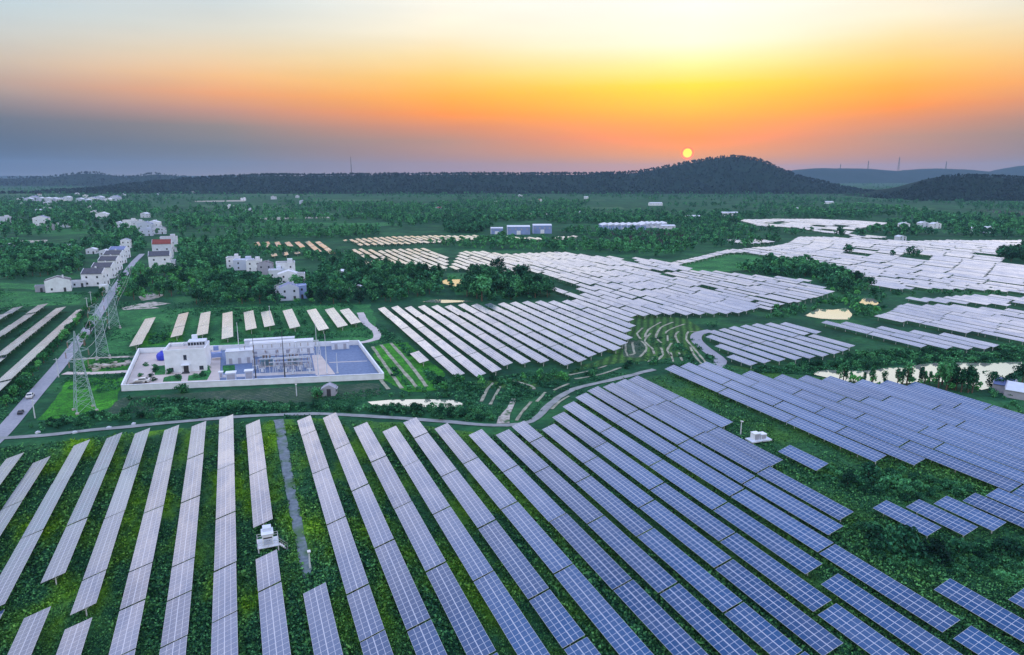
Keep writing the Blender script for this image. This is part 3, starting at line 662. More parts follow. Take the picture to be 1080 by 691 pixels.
HOLES = [[(800, 235), (830, 233.6), (838, 235.2), (810, 236.5)], [(850, 238.5), (880, 237.2), (905, 238.5), (870, 240.2)], [(905, 243.2), (880, 243.8), (860, 242.5), (895, 242)],[(876, 268), (905, 265.5), (914, 268), (888, 270)], [(935, 268), (960, 267), (1000, 271), (985, 273), (940, 272)], [(1010, 265), (1060, 267), (1082, 262), (1090, 280), (1060, 278), (1050, 270), (1020, 268)], [(905, 262), (910, 260.5), (917, 262), (912, 263.5)], [(655, 271), (668, 273), (668, 278), (655, 276)],
         [(795, 460), (822, 463), (820, 472), (792, 470)]]
tabs = []
for f in FIELDS:
    name, row, order, x, y0, y1 = f
    xc = x - HW / 2; yc = (y0 + y1) / 2
    HW_, ZL_, ZH_ = TYPES[ttype(name)]; xc = x - HW_ / 2
    cs = [proj(xx, yy, zz) for xx, zz in ((x - HW_, ZL_), (x, ZH_)) for yy in (y0, y1)]
    if min(c[2] for c in cs) < 10: continue
    us = [c[0] for c in cs]; vs = [c[1] for c in cs]
    if max(us) < -90 or min(us) > 1170 or min(vs) > 740: continue
    uc, vc, _ = proj(xc, yc, 1.85)
    if any(pip([uc], [vc], h)[0] for h in HOLES): continue
    (a, b, c_, d) = cs
    area = abs((c_[0] - a[0]) * (b[1] - a[1]) - (b[0] - a[0]) * (c_[1] - a[1]))
    frac = (max(0, min(1080, max(us)) - max(0, min(us))) / max(1e-3, max(us) - min(us))) * (max(0, min(691, max(vs)) - max(0, min(vs))) / max(1e-3, max(vs) - min(vs)))
    tabs.append((area * frac, f, uc, vc))
tabs.sort(key=lambda t: -t[0])
INDIV, REST = tabs[:300], tabs[300:]
print('tables', len(tabs), 'smallest individual area px', INDIV[-1][0])

def slab_np(x, y0, y1, dz=0.0, ty='A'):
    """panel slab corners, local to absolute"""
    HW, ZL, ZH = TYPES[ty]; TW = math.hypot(HW, ZH - ZL)
    t = 0.05; nx, nz = -(ZH - ZL) / TW, HW / TW
    lo = np.array([x - HW, ZL + dz]); hi = np.array([x, ZH + dz]); off = np.array([nx, nz]) * t
    L = lambda q, y: (q[0], y, q[1])
    return [L(lo, y0), L(hi, y0), L(hi, y1), L(lo, y1), L(lo + off, y0), L(hi + off, y0), L(hi + off, y1), L(lo + off, y1)]
SL_F = [(4, 5, 6, 7), (0, 3, 2, 1), (0, 1, 5, 4), (1, 2, 6, 5), (2, 3, 7, 6), (3, 0, 4, 7)]
def panel_uv(L, off=0):
    n = max(2, round(L / MOD)); return [(0 + off, 0), (0 + off, 4), (n + off, 4), (n + off, 0)]
PROTO = {}
def table_proto(n, ty):
    """meshes of a table n modules long, shared between copies; origin at the ground under the middle"""
    if (n, ty) in PROTO: return PROTO[n, ty]
    L = n * MOD; HW, ZL, ZH = TYPES[ty]
    V = slab_np(HW / 2, -L / 2, L / 2, 0.0, ty); uv = panel_uv(L) + [(0, 0)] * 20
    pm = numpy_mesh('panel_array', np.array(V), np.array(SL_F), [M['pv'], M['back'], M['alu']], [0, 1, 2, 2, 2, 2], uv)
    fr = MB()
    slope = (ZH - ZL) / HW
    zat = lambda xx: (ZL + ZH) / 2 + xx * slope
    for xx in (-HW * 0.30, HW * 0.30): fr.box(xx - .04, xx + .04, -L / 2 + .1, L / 2 - .1, zat(xx) - .10, zat(xx) - .035)
    np_ = max(2, round(L / 4.4)); ys = [(-L / 2 + 1.1) + (L - 2.2) * i / (np_ - 1) for i in range(np_)]
    for y in ys: fr.bar((-HW * 0.38, y, zat(-HW * .38) - .15), (HW * .38, y, zat(HW * .38) - .15), 0.09)
    for y in ys: fr.bar((0, y, 0.9), (HW * .30, y, zat(HW * .3) - .15), 0.06); fr.bar((0, y, 0.9), (-HW * .30, y, zat(-HW * .3) - .15), 0.06)
    fm = fr.mesh('support_frame'); fm.materials.append(M['steel'])
    p = MB(); p.bar((0, 0, -0.3), (0, 0, 1.70), 0.16, 0, 8); qm = p.mesh('post'); qm.materials.append(M['steel'])
    PROTO[n, ty] = (pm, fm, qm, ys); return PROTO[n, ty]
ORD = ['zeroth', 'first', 'second', 'third', 'fourth', 'fifth', 'sixth', 'seventh', 'eighth', 'ninth', 'tenth', 'eleventh', 'twelfth', 'thirteenth', 'fourteenth', 'fifteenth', 'sixteenth', 'seventeenth', 'eighteenth', 'nineteenth', 'twentieth'] + ['twenty-' + s for s in ('first', 'second', 'third', 'fourth', 'fifth', 'sixth', 'seventh', 'eighth', 'ninth')] + ['thirtieth'] + ['thirty-' + s for s in ('first', 'second', 'third', 'fourth', 'fifth', 'sixth', 'seventh', 'eighth', 'ninth')] + ['fortieth'] + ['forty-' + s for s in ('first', 'second', 'third', 'fourth', 'fifth', 'sixth', 'seventh', 'eighth', 'ninth')]
counts = {}
for t in tabs: counts[(t[1][0], t[1][1], round(t[1][3], 1))] = max(counts.get((t[1][0], t[1][1], round(t[1][3], 1)), 0), t[1][2])
def table_label(f, uc):
    name, row, order, x, y0, y1 = f
    tone = 'pale' if x < 14 or y1 > 185 else 'blue'
    n = counts[(name, row, round(x, 1))]
    pos = 'at the far end,' if order == 1 else ORD[order] + ' from far end,'
    if name == 'near':
        if row == 26: return 'short blue solar table alone beside the white inverter platform'
        if row == 31: return 'blue solar table starting just below the longest right row near the right corner'
        if row == 30: return 'solar table starting below the near end of the gravel track'
        if row >= 27: return tone + ' solar table of the ' + {27: 'left', 28: 'middle', 29: 'right'}[row] + ' row below the bushes in the right corner'
        r = (ORD[9 - row] + ' row left of') if row <= 8 else (ORD[row - 8] + ' row right of')
        return f'{tone} solar table {pos} {r} the gravel track'
    if name == 'right': return f'{tone} solar table {pos} {ORD[row + 1]} row right of the grassy strip'
    if name == 'road': return f'pale solar table {pos} {ORD[ROADROW - row]} row left of the asphalt road'
    if name == 'substation': return f'pale solar table, {"far" if order == 1 else "near"} one of the {ORD[row + 1]} row from left behind the substation'
    return f'pale solar table {pos} {ORD[row + 1]} row in the middle field'
ROADROW = max(t[1][1] for t in tabs if t[1][0] == 'road') + 1
GRP = {'near': 'solar tables of the near field', 'right': 'solar tables right of the grassy strip', 'road': 'solar tables left of the road', 'substation': 'solar tables behind the substation'}
seen_lab = {}
for area, f, uc, vc in INDIV:
    name, row, order, x, y0, y1 = f
    L = y1 - y0; n = max(3, round(L / MOD)); ty = ttype(name); HW_ = TYPES[ty][0]; pm, fm, qm, ys = table_proto(n, ty)
    k = L / (n * MOD)
    rr = random.Random(int(x * 97 + y0 * 13))
    root = empty('solar_table', (x - HW_ / 2, (y0 + y1) / 2, rr.uniform(-0.05, 0.05))); root.scale = (1, k, 1)
    lab = table_label(f, uc); seen_lab.setdefault(lab, 0); seen_lab[lab] += 1
    tag(root, lab, 'solar table', GRP.get(name, 'solar tables of the middle field'))
    p = link('panel_array', pm, root); p.rotation_euler = (rr.uniform(-0.003, 0.003), rr.uniform(-0.022, 0.022), 0)
    link('support_frame', fm, root)
    for y in ys: link('post', qm, root, (0, y, 0))
print('dup table labels', [k for k, v in seen_lab.items() if v > 1][:20])
def rest_tables():
    V = []; F = []; U = []; MI = []
    for area, f, uc, vc in REST:
        name, row, order, x, y0, y1 = f
        o = len(V); rr = random.Random(int(x * 97 + y0 * 13)); dz = rr.uniform(-0.30, 0.30) + 0.45 * noise2(x / 45, y0 / 60, 4)
        ty = ttype(name); HW_ = TYPES[ty][0]; Q8 = np.array(slab_np(x, y0 + rr.uniform(.3, 1.1), y1, dz, ty)); rk = rr.uniform(-0.035, 0.035); Q8[:, 2] += (Q8[:, 0] - x + HW_ / 2) * rk; V += [tuple(q) for q in Q8]; F += [tuple(o + i for i in q) for q in SL_F]; U += panel_uv(y1 - y0) + [(0, 0)] * 20; MI += [0, 1, 2, 2, 2, 2]
        for yy in np.linspace(y0 + 1, y1 - 1, max(2, round((y1 - y0) / 6))):
            o = len(V); xc = x - HW_ / 2; w = 0.08
            V += [(xc - w, yy - w, -.2), (xc + w, yy - w, -.2), (xc + w, yy + w, -.2), (xc - w, yy + w, -.2), (xc - w, yy - w, 1.72), (xc + w, yy - w, 1.72), (xc + w, yy + w, 1.72), (xc - w, yy + w, 1.72)]
            F += [tuple(o + i for i in q) for q in SL_F[2:]]; U += [(0, 0)] * 16; MI += [2] * 4
    me = numpy_mesh('distant_solar_tables', np.array(V), np.array(F), [M['pv'], M['back'], M['alu']], MI, U)
    tag(link('distant_solar_tables', me), 'distant pale solar tables covering the fields towards the hill', 'solar tables', None, 'stuff')
rest_tables()

# ------------------------------------------------------------------ vegetation
EXCL = [  # pixel outlines of things no tree may stand on (arrays are tested separately)
 [(126, 420), (142, 364), (385, 356), (412, 408), (300, 425)],
 [(-10, 470), (60, 372), (110, 305), (140, 276), (150, 276), (118, 322), (82, 380), (50, 425), (10, 470)]]
occ = {}
for t in tabs:
    name, row, order, x, y0, y1 = t[1]
    for yy in np.arange(y0 - 1, y1 + 2, 2.0):
        for xx in (x - 5.2, x - 3.2, x - 1.6, x + .6): occ[(int(xx // 2), int(yy // 2))] = 1
def blocked(x, y): return (int(x // 2), int(y // 2)) in occ or (int(x // 1.2), int(y // 1.2)) in PATHOCC
PONDS = [[(q.co.x + 0, q.co.y) for q in o.data.vertices] for o in COL.objects if o.name.startswith('pond')]
def crown(n, rx, rz, lumps, leaf, seed, base=0.25, squash=1.0):
    """leaf clumps spread through several lobes: returns (n, 4, 3) quads for a tree of unit height"""
    r = np.random.default_rng(seed); Q = []
    L = []
    for k in range(lumps):
        a = r.uniform(0, 2 * np.pi); d = r.uniform(0.15, 0.75) * rx; z = r.uniform(base + 0.12, 0.90)
        prof = math.sin(math.pi * min(1, max(0.12, (z - base) / (1.02 - base)))) ** 0.7
        L.append((math.cos(a) * d * prof, math.sin(a) * d * prof, z, r.uniform(0.35, 0.62) * rx * (0.55 + 0.5 * prof)))
    L.append((0, 0, 0.6, rx * 0.6)); L.append((0, 0, 0.86, rx * 0.33))
    for i in range(n):
        x, y, z, s = L[r.integers(len(L))]
        d = r.normal(size=3); d /= np.linalg.norm(d); rad = s * r.uniform(0.55, 1.05)
        c = np.array([x, y, z]) + d * np.array([rad, rad, rad * rz * squash])
        nrm = d + r.normal(size=3) * 0.75; nrm /= np.linalg.norm(nrm)
        t = np.cross(nrm, r.normal(size=3)); t /= np.linalg.norm(t); b = np.cross(nrm, t)
        l1, l2 = leaf * r.uniform(0.6, 1.3), leaf * r.uniform(0.5, 1.0)
        Q.append([c - t * l1, c - b * l2 * .8 + t * l1 * .1, c + t * l1, c + b * l2])
    return np.array(Q)
KINDS = {}   # kind: near crown variants, far crown variants, trunk height share
KINDS['broad'] = dict(near=[crown(620, 0.44, 0.85, 9, 0.050, s) for s in (1, 2, 3, 7, 8)], far=[crown(110, 0.44, 0.85, 7, 0.115, s) for s in (4, 5, 6)], h=(5.0, 10.5), mat='leaf', base=.25)
KINDS['dense'] = dict(near=[crown(620, 0.50, 0.80, 11, 0.055, s, .15) for s in (11, 12, 13)], far=[crown(110, 0.50, 0.80, 8, 0.12, s, .12) for s in (14, 15, 16)], h=(5.0, 9.0), mat='leafdark', base=.15)
KINDS['slim'] = dict(near=[crown(420, 0.20, 1.9, 9, 0.042, s, .18) for s in (21, 22, 23)], far=[crown(80, 0.20, 1.9, 7, 0.085, s, .15) for s in (24, 25)], h=(7.0, 12.0), mat='leaf', base=.2)
KINDS['bush'] = dict(near=[crown(420, 0.85, 0.55, 8, 0.10, s, .02) for s in (31, 32, 33)], far=[crown(60, 0.85, 0.55, 6, 0.22, s, .02) for s in (34, 35, 36)], h=(1.4, 3.0), mat='leaf', base=.05)
KINDS['darkbush'] = dict(near=[crown(620, 0.80, 0.62, 11, 0.075, s, .02) for s in (51, 52)], far=[], h=(3, 4), mat='leafdark', base=.05)
KINDS['orchard'] = dict(near=[crown(360, 0.50, 0.8, 7, 0.075, s, .15) for s in (41, 42)], far=[crown(60, 0.50, 0.8, 6, 0.15, s, .12) for s in (44, 45)], h=(3.0, 5.0), mat='leafbright', base=.2)

# woods: pixel outline, spacing in metres, kinds with weights, where it is
WOODS = [
 ([(118, 318), (128, 300), (150, 286), (205, 284), (240, 284), (244, 298), (210, 312), (150, 316)], 5.2, {'orchard': 3, 'bush': 1, 'broad': 1}, 'in the orchard right of the road', 0.85),
 ([(200, 322), (206, 304), (246, 292), (300, 300), (326, 292), (392, 302), (470, 302), (465, 312), (398, 320), (330, 321)], 5.0, {'dense': 3, 'broad': 3, 'orchard': 2}, 'in the wood behind the short rows of tables', 0.74),
 ([(330, 300), (345, 280), (385, 279), (420, 285), (462, 287), (468, 300), (400, 304)], 5.5, {'dense': 3, 'broad': 2, 'slim': 1}, 'in the thick grove left of the small pond', 0.78),
 ([(208, 292), (186, 282), (182, 268), (205, 258), (246, 266), (250, 285)], 6.0, {'broad': 3, 'dense': 2}, 'in the grove left of the white hamlet', 0.75),
 ([(0, 255), (40, 262), (82, 262), (88, 275), (84, 292), (55, 291), (0, 297)], 6.5, {'dense': 3, 'broad': 3}, 'in the dark wood left of the white row houses', 0.8),
 ([(84, 260), (100, 250), (150, 250), (158, 262), (140, 275), (130, 264), (100, 268)], 8, {'dense': 3, 'broad': 2}, 'around the white village houses', 0.75),
 ([(182, 262), (190, 248), (260, 246), (330, 240), (400, 240), (400, 249), (362, 252), (270, 253), (240, 264)], 7.5, {'slim': 2, 'broad': 3, 'dense': 2}, 'in the tree belt above the pale hamlet', 0.8),
 ([(250, 262), (265, 260), (330, 268), (380, 268), (400, 278), (345, 280), (325, 276), (318, 268), (280, 273), (240, 270)], 7, {'broad': 3, 'dense': 3}, 'between the hamlet and the scattered tables', 0.6),
 ([(0, 215), (130, 214), (200, 224), (200, 246), (150, 250), (90, 250), (0, 254)], 13, {'dense': 3, 'broad': 3, 'slim': 2}, 'around the far village'),
 ([(180, 246), (200, 222), (330, 218), (470, 214), (620, 214), (640, 228), (520, 236), (500, 246), (400, 240), (330, 241)], 14, {'dense': 2, 'broad': 3, 'slim': 2}, 'in the far tree belts'),
 ([(470, 236), (505, 230), (520, 240), (505, 247), (470, 246)], 7, {'dense': 3}, 'left of the blue factory'),
 ([(440, 258), (505, 254), (590, 254), (640, 258), (740, 262), (705, 272), (640, 267), (557, 265), (500, 263)], 7, {'broad': 2, 'dense': 1, 'orchard': 1}, 'in the wood beyond the middle field', 0.75),
 ([(590, 246), (640, 232), (780, 232), (800, 238), (860, 246), (840, 249), (830, 255), (770, 261), (700, 262), (640, 257)], 9, {'dense': 3, 'broad': 2}, 'around the long factory', 0.75),
 ([(820, 222), (900, 218), (1100, 230), (1100, 252), (1000, 252), (945, 250), (910, 246), (945, 234), (850, 229)], 10, {'dense': 3, 'broad': 2, 'slim': 1}, 'in the wood below the right hill'),
 ([(872, 250), (905, 248), (918, 251), (880, 250.5)], 8, {'dense': 1}, 'in the strip between pale arrays'),
 ([(780, 264), (832, 253), (840, 250), (780, 256)], 9, {'dense': 1, 'broad': 1}, 'in the strip between pale arrays'),
 ([(778, 287), (800, 280), (850, 279), (884, 284), (912, 300), (925, 300), (930, 308), (885, 312), (852, 294), (810, 291)], 4.4, {'dense': 2, 'broad': 2, 'orchard': 1}, 'in the thicket beside the green field', 0.7),
 ([(800, 332), (830, 322), (870, 318), (900, 312), (935, 314), (925, 322), (865, 324), (845, 334), (810, 338)], 4, {'bush': 4, 'orchard': 1}, 'around the small bright pond', 0.8),
 ([(896, 336), (905, 325), (935, 326), (920, 336)], 4, {'orchard': 1, 'bush': 2}, 'on the mound beside the small bright pond'),
 ([(876, 268), (905, 266), (914, 268), (888, 269)], 6, {'dense': 1}, 'among the far pale arrays'),
 ([(935, 269), (960, 268), (1000, 271), (940, 271.5)], 6, {'dense': 1}, 'among the far pale arrays'),
 ([(1010, 266), (1060, 268), (1082, 263), (1090, 278), (1060, 276), (1050, 270)], 6, {'dense': 1}, 'among the far pale arrays'),
 ([(780, 394), (830, 382), (880, 376), (950, 373), (1050, 371), (1090, 366), (1090, 381), (1045, 382), (985, 382), (960, 385), (910, 390), (870, 389), (850, 393), (800, 395)], 2.4, {'bush': 1}, 'in the reed bank beyond the big pond', 0.7),
 ([(905, 312), (1080, 312), (1080, 308), (930, 309)], 6, {'bush': 1}, 'among the far pale arrays'),
 ([(884, 402), (915, 404.5), (950, 405.5), (985, 404), (985, 407), (930, 407), (880, 404)], 1.5, {'slim': 2, 'orchard': 1}, 'on the near bank of the big pond', 0.5),
 ([(985, 405), (1030, 408), (1035, 414), (1010, 416), (985, 410)], 1.9, {'slim': 2, 'orchard': 1}, 'on the near bank of the big pond', 0.7),
 ([(1030, 412), (1062, 404), (1090, 425), (1090, 440), (1060, 432)], 4.0, {'dense': 1, 'bush': 3}, 'beside the grey-roofed farmhouse', 0.6),
 ([(842, 492), (880, 496), (930, 494), (1000, 510), (1046, 520), (985, 527), (930, 530), (905, 520), (870, 512), (846, 502)], 2.2, {'bush': 5}, 'in the green gap between the right arrays', 0.62),
 ([(905, 560), (925, 545), (980, 562), (1060, 565), (1090, 560), (1090, 620), (1040, 612), (960, 604), (920, 590)], 2.0, {'bush': 6}, 'in the green gap at the right edge', 0.62),
 ([(30, 450), (62, 442), (120, 438), (240, 431), (330, 427), (392, 432), (392, 436), (240, 436), (120, 446), (40, 456)], 2.2, {'bush': 1}, 'in the hedge along the pale path', 0.62),
 ([(380, 432), (440, 430), (500, 434), (545, 441), (520, 446), (440, 441), (395, 438)], 2.0, {'bush': 1}, 'in the hedge along the pale path', 0.75),
 ([(386, 420), (410, 417), (480, 418), (500, 425), (495, 432), (490, 424), (470, 420), (410, 420)], 2.2, {'bush': 1}, 'on the bank of the oval pond', 0.5),
 ([(400, 408), (480, 402), (560, 398), (640, 386), (700, 380), (690, 386), (620, 400), (560, 408), (500, 412), (430, 416)], 3.4, {'bush': 5, 'orchard': 1}, 'on the slope below the middle field', 0.7),
 ([(560, 392), (600, 392), (650, 372), (660, 350), (700, 336), (740, 340), (735, 365), (745, 380), (700, 380), (640, 388)], 8.5, {'bush': 1}, 'on the orchard terraces', 0.45),
 ([(500, 288), (540, 288), (560, 300), (596, 312), (560, 316), (505, 318), (470, 304)], 4.6, {'broad': 1, 'bush': 2, 'dense': 1}, 'beside the small pond'),
 ([(840, 372), (890, 374), (1040, 369), (1090, 362), (1090, 368), (900, 378), (820, 384)], 2.6, {'bush': 3}, 'in the reed bank beyond the big pond', 0.7),
 ([(132, 422), (400, 407), (402, 411), (132, 427)], 3.2, {'bush': 1}, 'along the front wall of the substation', 0.4),
 ([(0, 430), (30, 424), (60, 390), (36, 400), (0, 425)], 3.5, {'bush': 1}, 'beside the asphalt road'),
]
treepts = []     # x, y, kind, scale, place
def scatter():
    for wi, (px, sp, kinds, place, *sc_) in enumerate(WOODS):
        P = [G(u, v) for u, v in px]; x0, x1 = min(p.x for p in P), max(p.x for p in P); y0, y1 = min(p.y for p in P), max(p.y for p in P)
        r = np.random.default_rng(100 + wi)
        gx, gy = np.meshgrid(np.arange(x0, x1, sp), np.arange(y0, y1, sp)); pts = np.stack([gx.ravel(), gy.ravel()], 1) + r.uniform(-.48, .48, (gx.size, 2)) * sp
        pts = pts[pip(pts[:, 0], pts[:, 1], [(p.x, p.y) for p in P])]
        if not len(pts): continue
        uu, vv, dd = nproj(np.concatenate([pts, np.zeros((len(pts), 1))], 1))
        ok = (uu > -25) & (uu < 1105)
        for e in EXCL: ok &= ~pip(uu, vv, e)
        for e in PONDS_PX: ok &= ~pip(uu, vv, e)
        for e in HOUSE_PX: ok &= ~pip(uu, vv, e)
        ks = list(kinds); w = np.array([kinds[k] for k in ks], float); w /= w.sum()
        # clearings in the belts
        for (x, y), o in zip(pts, ok):
            if not o or blocked(x, y): continue
            if sp > 7 and noise2(x / 45, y / 70, 5) > (0.05 if sp > 8 else 0.45): continue
            k = ks[r.choice(len(ks), p=w)]; h0, h1 = KINDS[k]['h']
            treepts.append((x, y, k, float(r.uniform(h0, h1)) * (sc_[0] if sc_ else 1.0) * (1.0 if r.random() > .12 else 1.25), place, float(r.uniform(0, 6.28))))
PONDS_PX = []
for o in [o for o in COL.objects if o.name.startswith('pond')]:
    PONDS_PX.append([proj(q.co.x, q.co.y, 0)[:2] for q in o.data.vertices])
HOUSE_PX = [[(u - w, v + 1), (u - w, v - d), (u + w, v - d), (u + w, v + 1)] for u, v, w, d in [(62, 308, 17, 9), (105, 300, 16, 10), (118, 290, 14, 14), (127, 276, 12, 12), (172, 284, 18, 18), (245, 286, 12, 8), (268, 288, 16, 10), (284, 292, 14, 10), (303, 300, 18, 18), (306, 318, 18, 12), (155, 246, 20, 16), (361, 294, 7, 6), (550, 249, 40, 5), (675, 244, 45, 6), (133, 264, 7, 6), (108, 234, 8, 5), (43, 240, 9, 6), (1066, 412, 16, 10)]]
scatter()
# the row of round trees along the left side of the road, and the single larger trees
ROADT = []
a, b = G(14, 428), G(113, 309)
for i in range(26):
    p = a.lerp(b, (i / 25) ** 1.0); ROADT.append((p.x - 1.5, p.y, 'orchard', random.uniform(2.8, 3.8), 'road', random.uniform(0, 6)))
SINGLE = [(952, 586, 'darkbush', 5.0, 'large dark bushy tree in the green gap at the right edge'), (985, 592, 'darkbush', 3.6, 'dark bushy tree right of the large dark one in the right gap'), (1046, 411, 'dense', 5.5, 'round tree left of the grey-roofed farmhouse by the pond'), (1078, 404, 'broad', 6, 'tree behind the grey-roofed farmhouse'),
          (915, 508, 'darkbush', 3.6, 'dark round bush in the upper green gap below the right arrays'), (893, 514, 'darkbush', 2.8, 'smaller round bush left in the upper green gap'), (945, 517, 'bush', 3.2, 'light green bush right in the upper green gap'), (1010, 586, 'bush', 3.0, 'light green bush right of the dark bushes at the right edge'), (1055, 590, 'darkbush', 3.4, 'dark bush near the right edge below the small tables'), (925, 572, 'bush', 2.8, 'light green bush left of the large dark bush'),
          (96, 352, 'orchard', 5, 'round tree on the right verge of the road beside the second pylon'), (90, 364, 'orchard', 5, 'round tree at the right road verge nearest the first pylon'), (101, 345, 'orchard', 5, 'round tree on the road verge left of the farthest pylon'),
          (335, 420, 'bush', 3, 'dark round bush beside the small grey hut'), (194, 414, 'bush', 2.6, 'round bush against the front wall of the substation'), (812, 284, 'dense', 11, 'tall dark tree standing beside the bright green field')]
def trunk_mesh(name, base, rad=0.022):
    m = MB(); rr = random.Random(5)
    m.bar((0, 0, -0.02), (0.01, 0, base + .1), rad * 2.4, 0, 6, rad * 1.7); m.bar((0.01, 0, base + .08), (0, 0.01, 0.72), rad * 1.7, 0, 6, rad * .5)
    for k in range(4):
        t = k * 1.7; z = base + .08 + k * .08; m.bar((0, 0, z), (math.cos(t) * .17, math.sin(t) * .17, z + .17), rad * .9, 0, 4, rad * .3)
    me = m.mesh('trunk'); me.materials.append(M['bark']); return me
for k, d in KINDS.items():
    d['nm'] = []
    for Q in d['near']:
        n = len(Q); d['nm'].append(numpy_mesh('crown', Q.reshape(-1, 3), np.arange(4 * n).reshape(n, 4), [M[d['mat']]]))
    d['tm'] = trunk_mesh(k, d['base'], 0.03 if k in ('bush', 'orchard', 'darkbush') else 0.022)
ADJ = {'broad': 'leafy green tree', 'dense': 'dark dense tree', 'slim': 'slender upright tree', 'bush': 'low green bush', 'darkbush': 'dark bush', 'orchard': 'small light green tree'}
def add_tree(x, y, k, h, label, group, rz):
    d = KINDS[k]; nm = {'broad': 'broadleaf_tree', 'dense': 'dense_tree', 'slim': 'slender_tree', 'bush': 'bush', 'darkbush': 'dark_bush', 'orchard': 'small_tree'}[k]
    root = empty(nm, (x, y, 0), rz); s = h; root.scale = (s * random.uniform(.92, 1.1), s * random.uniform(.92, 1.1), s)
    tag(root, label, 'bush' if 'bush' in k else 'tree', group)
    link('crown', d['nm'][int(rz * 100) % len(d['nm'])], root); link('trunk' if 'bush' not in k else 'stem', d['tm'], root)
for u, v, k, h, lab in SINGLE:
    p = G(u, v); add_tree(p.x, p.y, k, h, lab, 'larger trees' if k != 'bush' else None, random.uniform(0, 6))
for i, (x, y, k, h, pl, rz) in enumerate(ROADT):
    lab = 'round green roadside tree nearest the camera in the row along the road' if i == 0 else f'round green roadside tree, {ORD[i + 1]} from the near end of the roadside row'
    add_tree(x, y, k, h, lab, 'trees along the left side of the road', rz)
def tree_size(t):
    u, v, d = proj(t[0], t[1], 0)
    return FOC * t[3] / d * (FOC * t[3] / d) * (1.5 if t[2] == 'bush' else 1) if -8 < u < 1088 and v < 700 else 0
trees_ = sorted([t for t in treepts if t[2] != 'bush'], key=lambda t: -tree_size(t)); bushes_ = sorted([t for t in treepts if t[2] == 'bush'], key=lambda t: -tree_size(t))
print('trees', len(trees_), 'bushes', len(bushes_))
NT_, NB_ = 260, 290
for t in trees_[:NT_] + bushes_[:NB_]:
    add_tree(t[0], t[1], t[2], t[3], ADJ[t[2]] + ' ' + t[4], ADJ[t[2]].split()[-1] + 's ' + t[4], t[5])
def quads_object(name, parts, mats, label, cat):
    V = np.concatenate([p[0] for p in parts]); MI = np.concatenate([p[1] for p in parts]); n = len(V)
    me = numpy_mesh(name, V.reshape(-1, 3), np.arange(4 * n).reshape(n, 4), mats, MI)
    return tag(link(name, me), label, cat, None, 'stuff')
def place(Q, x, y, z, s, rz, sx=1.0):
    c, sn = math.cos(rz), math.sin(rz); o = np.empty_like(Q)
    o[..., 0] = (Q[..., 0] * c - Q[..., 1] * sn) * s * sx + x; o[..., 1] = (Q[..., 0] * sn + Q[..., 1] * c) * s * sx + y; o[..., 2] = Q[..., 2] * s + z
    return o
MI_OF = {'leaf': 0, 'leafdark': 1, 'leafbright': 2}
def far_trees():
    # the plain beyond the fields: hedgerows and copses out to the foot of the hills
    r = np.random.default_rng(5); ext = []
    for i in range(17000):
        v = 190.5 + 46 * r.random() ** 1.4; u = r.uniform(-20, 1100); p = G(u, v)
        q = noise2(p.x / 170, p.y / 260, 9) + 0.5 * noise2(p.x / 60, p.y / 60, 2)
        if q < -0.12 + 0.25 * math.sin(p.x / 90) * math.sin(p.y / 120): continue
        uu, vv = np.array([u]), np.array([v])
        if any(pip(uu, vv, e)[0] for e in list(FARF.values())[-4:-1]) or blocked(p.x, p.y) or any(pip(uu, vv, e)[0] for e in HOUSE_PX + PONDS_PX): continue
        ext.append((p.x, p.y, ['dense', 'broad'][int(r.random() < .28)], r.uniform(4.5, 9) * (1 if v > 205 else 1.2), '', r.uniform(0, 6.28)))
    parts = []
    for t in trees_[NT_:] + ext:
        F_ = KINDS[t[2]]['far']; Q = F_[int(t[5] * 10) % len(F_)]
        if FOC * t[3] / max(50, proj(t[0], t[1], 0)[2]) < 6: Q = Q[:: 2]
        parts.append((place(Q, t[0], t[1], 0, t[3], t[5]), np.full(len(Q), MI_OF[KINDS[t[2]]['mat']])))
    quads_object('woodland', parts, [M['leaf'], M['leafdark'], M['leafbright']], 'dark green woods and tree belts across the plain below the hills', 'woodland')
    parts = []
    for t in bushes_[NB_:]:
        F_ = KINDS['bush']['far']; Q = F_[int(t[5] * 10) % len(F_)]; parts.append((place(Q, t[0], t[1], 0, t[3], t[5]), np.zeros(len(Q), int)))
    if parts: quads_object('scrub', parts, [M['leaf']], 'low green scrub and reeds along banks and slopes', 'scrub')
far_trees()
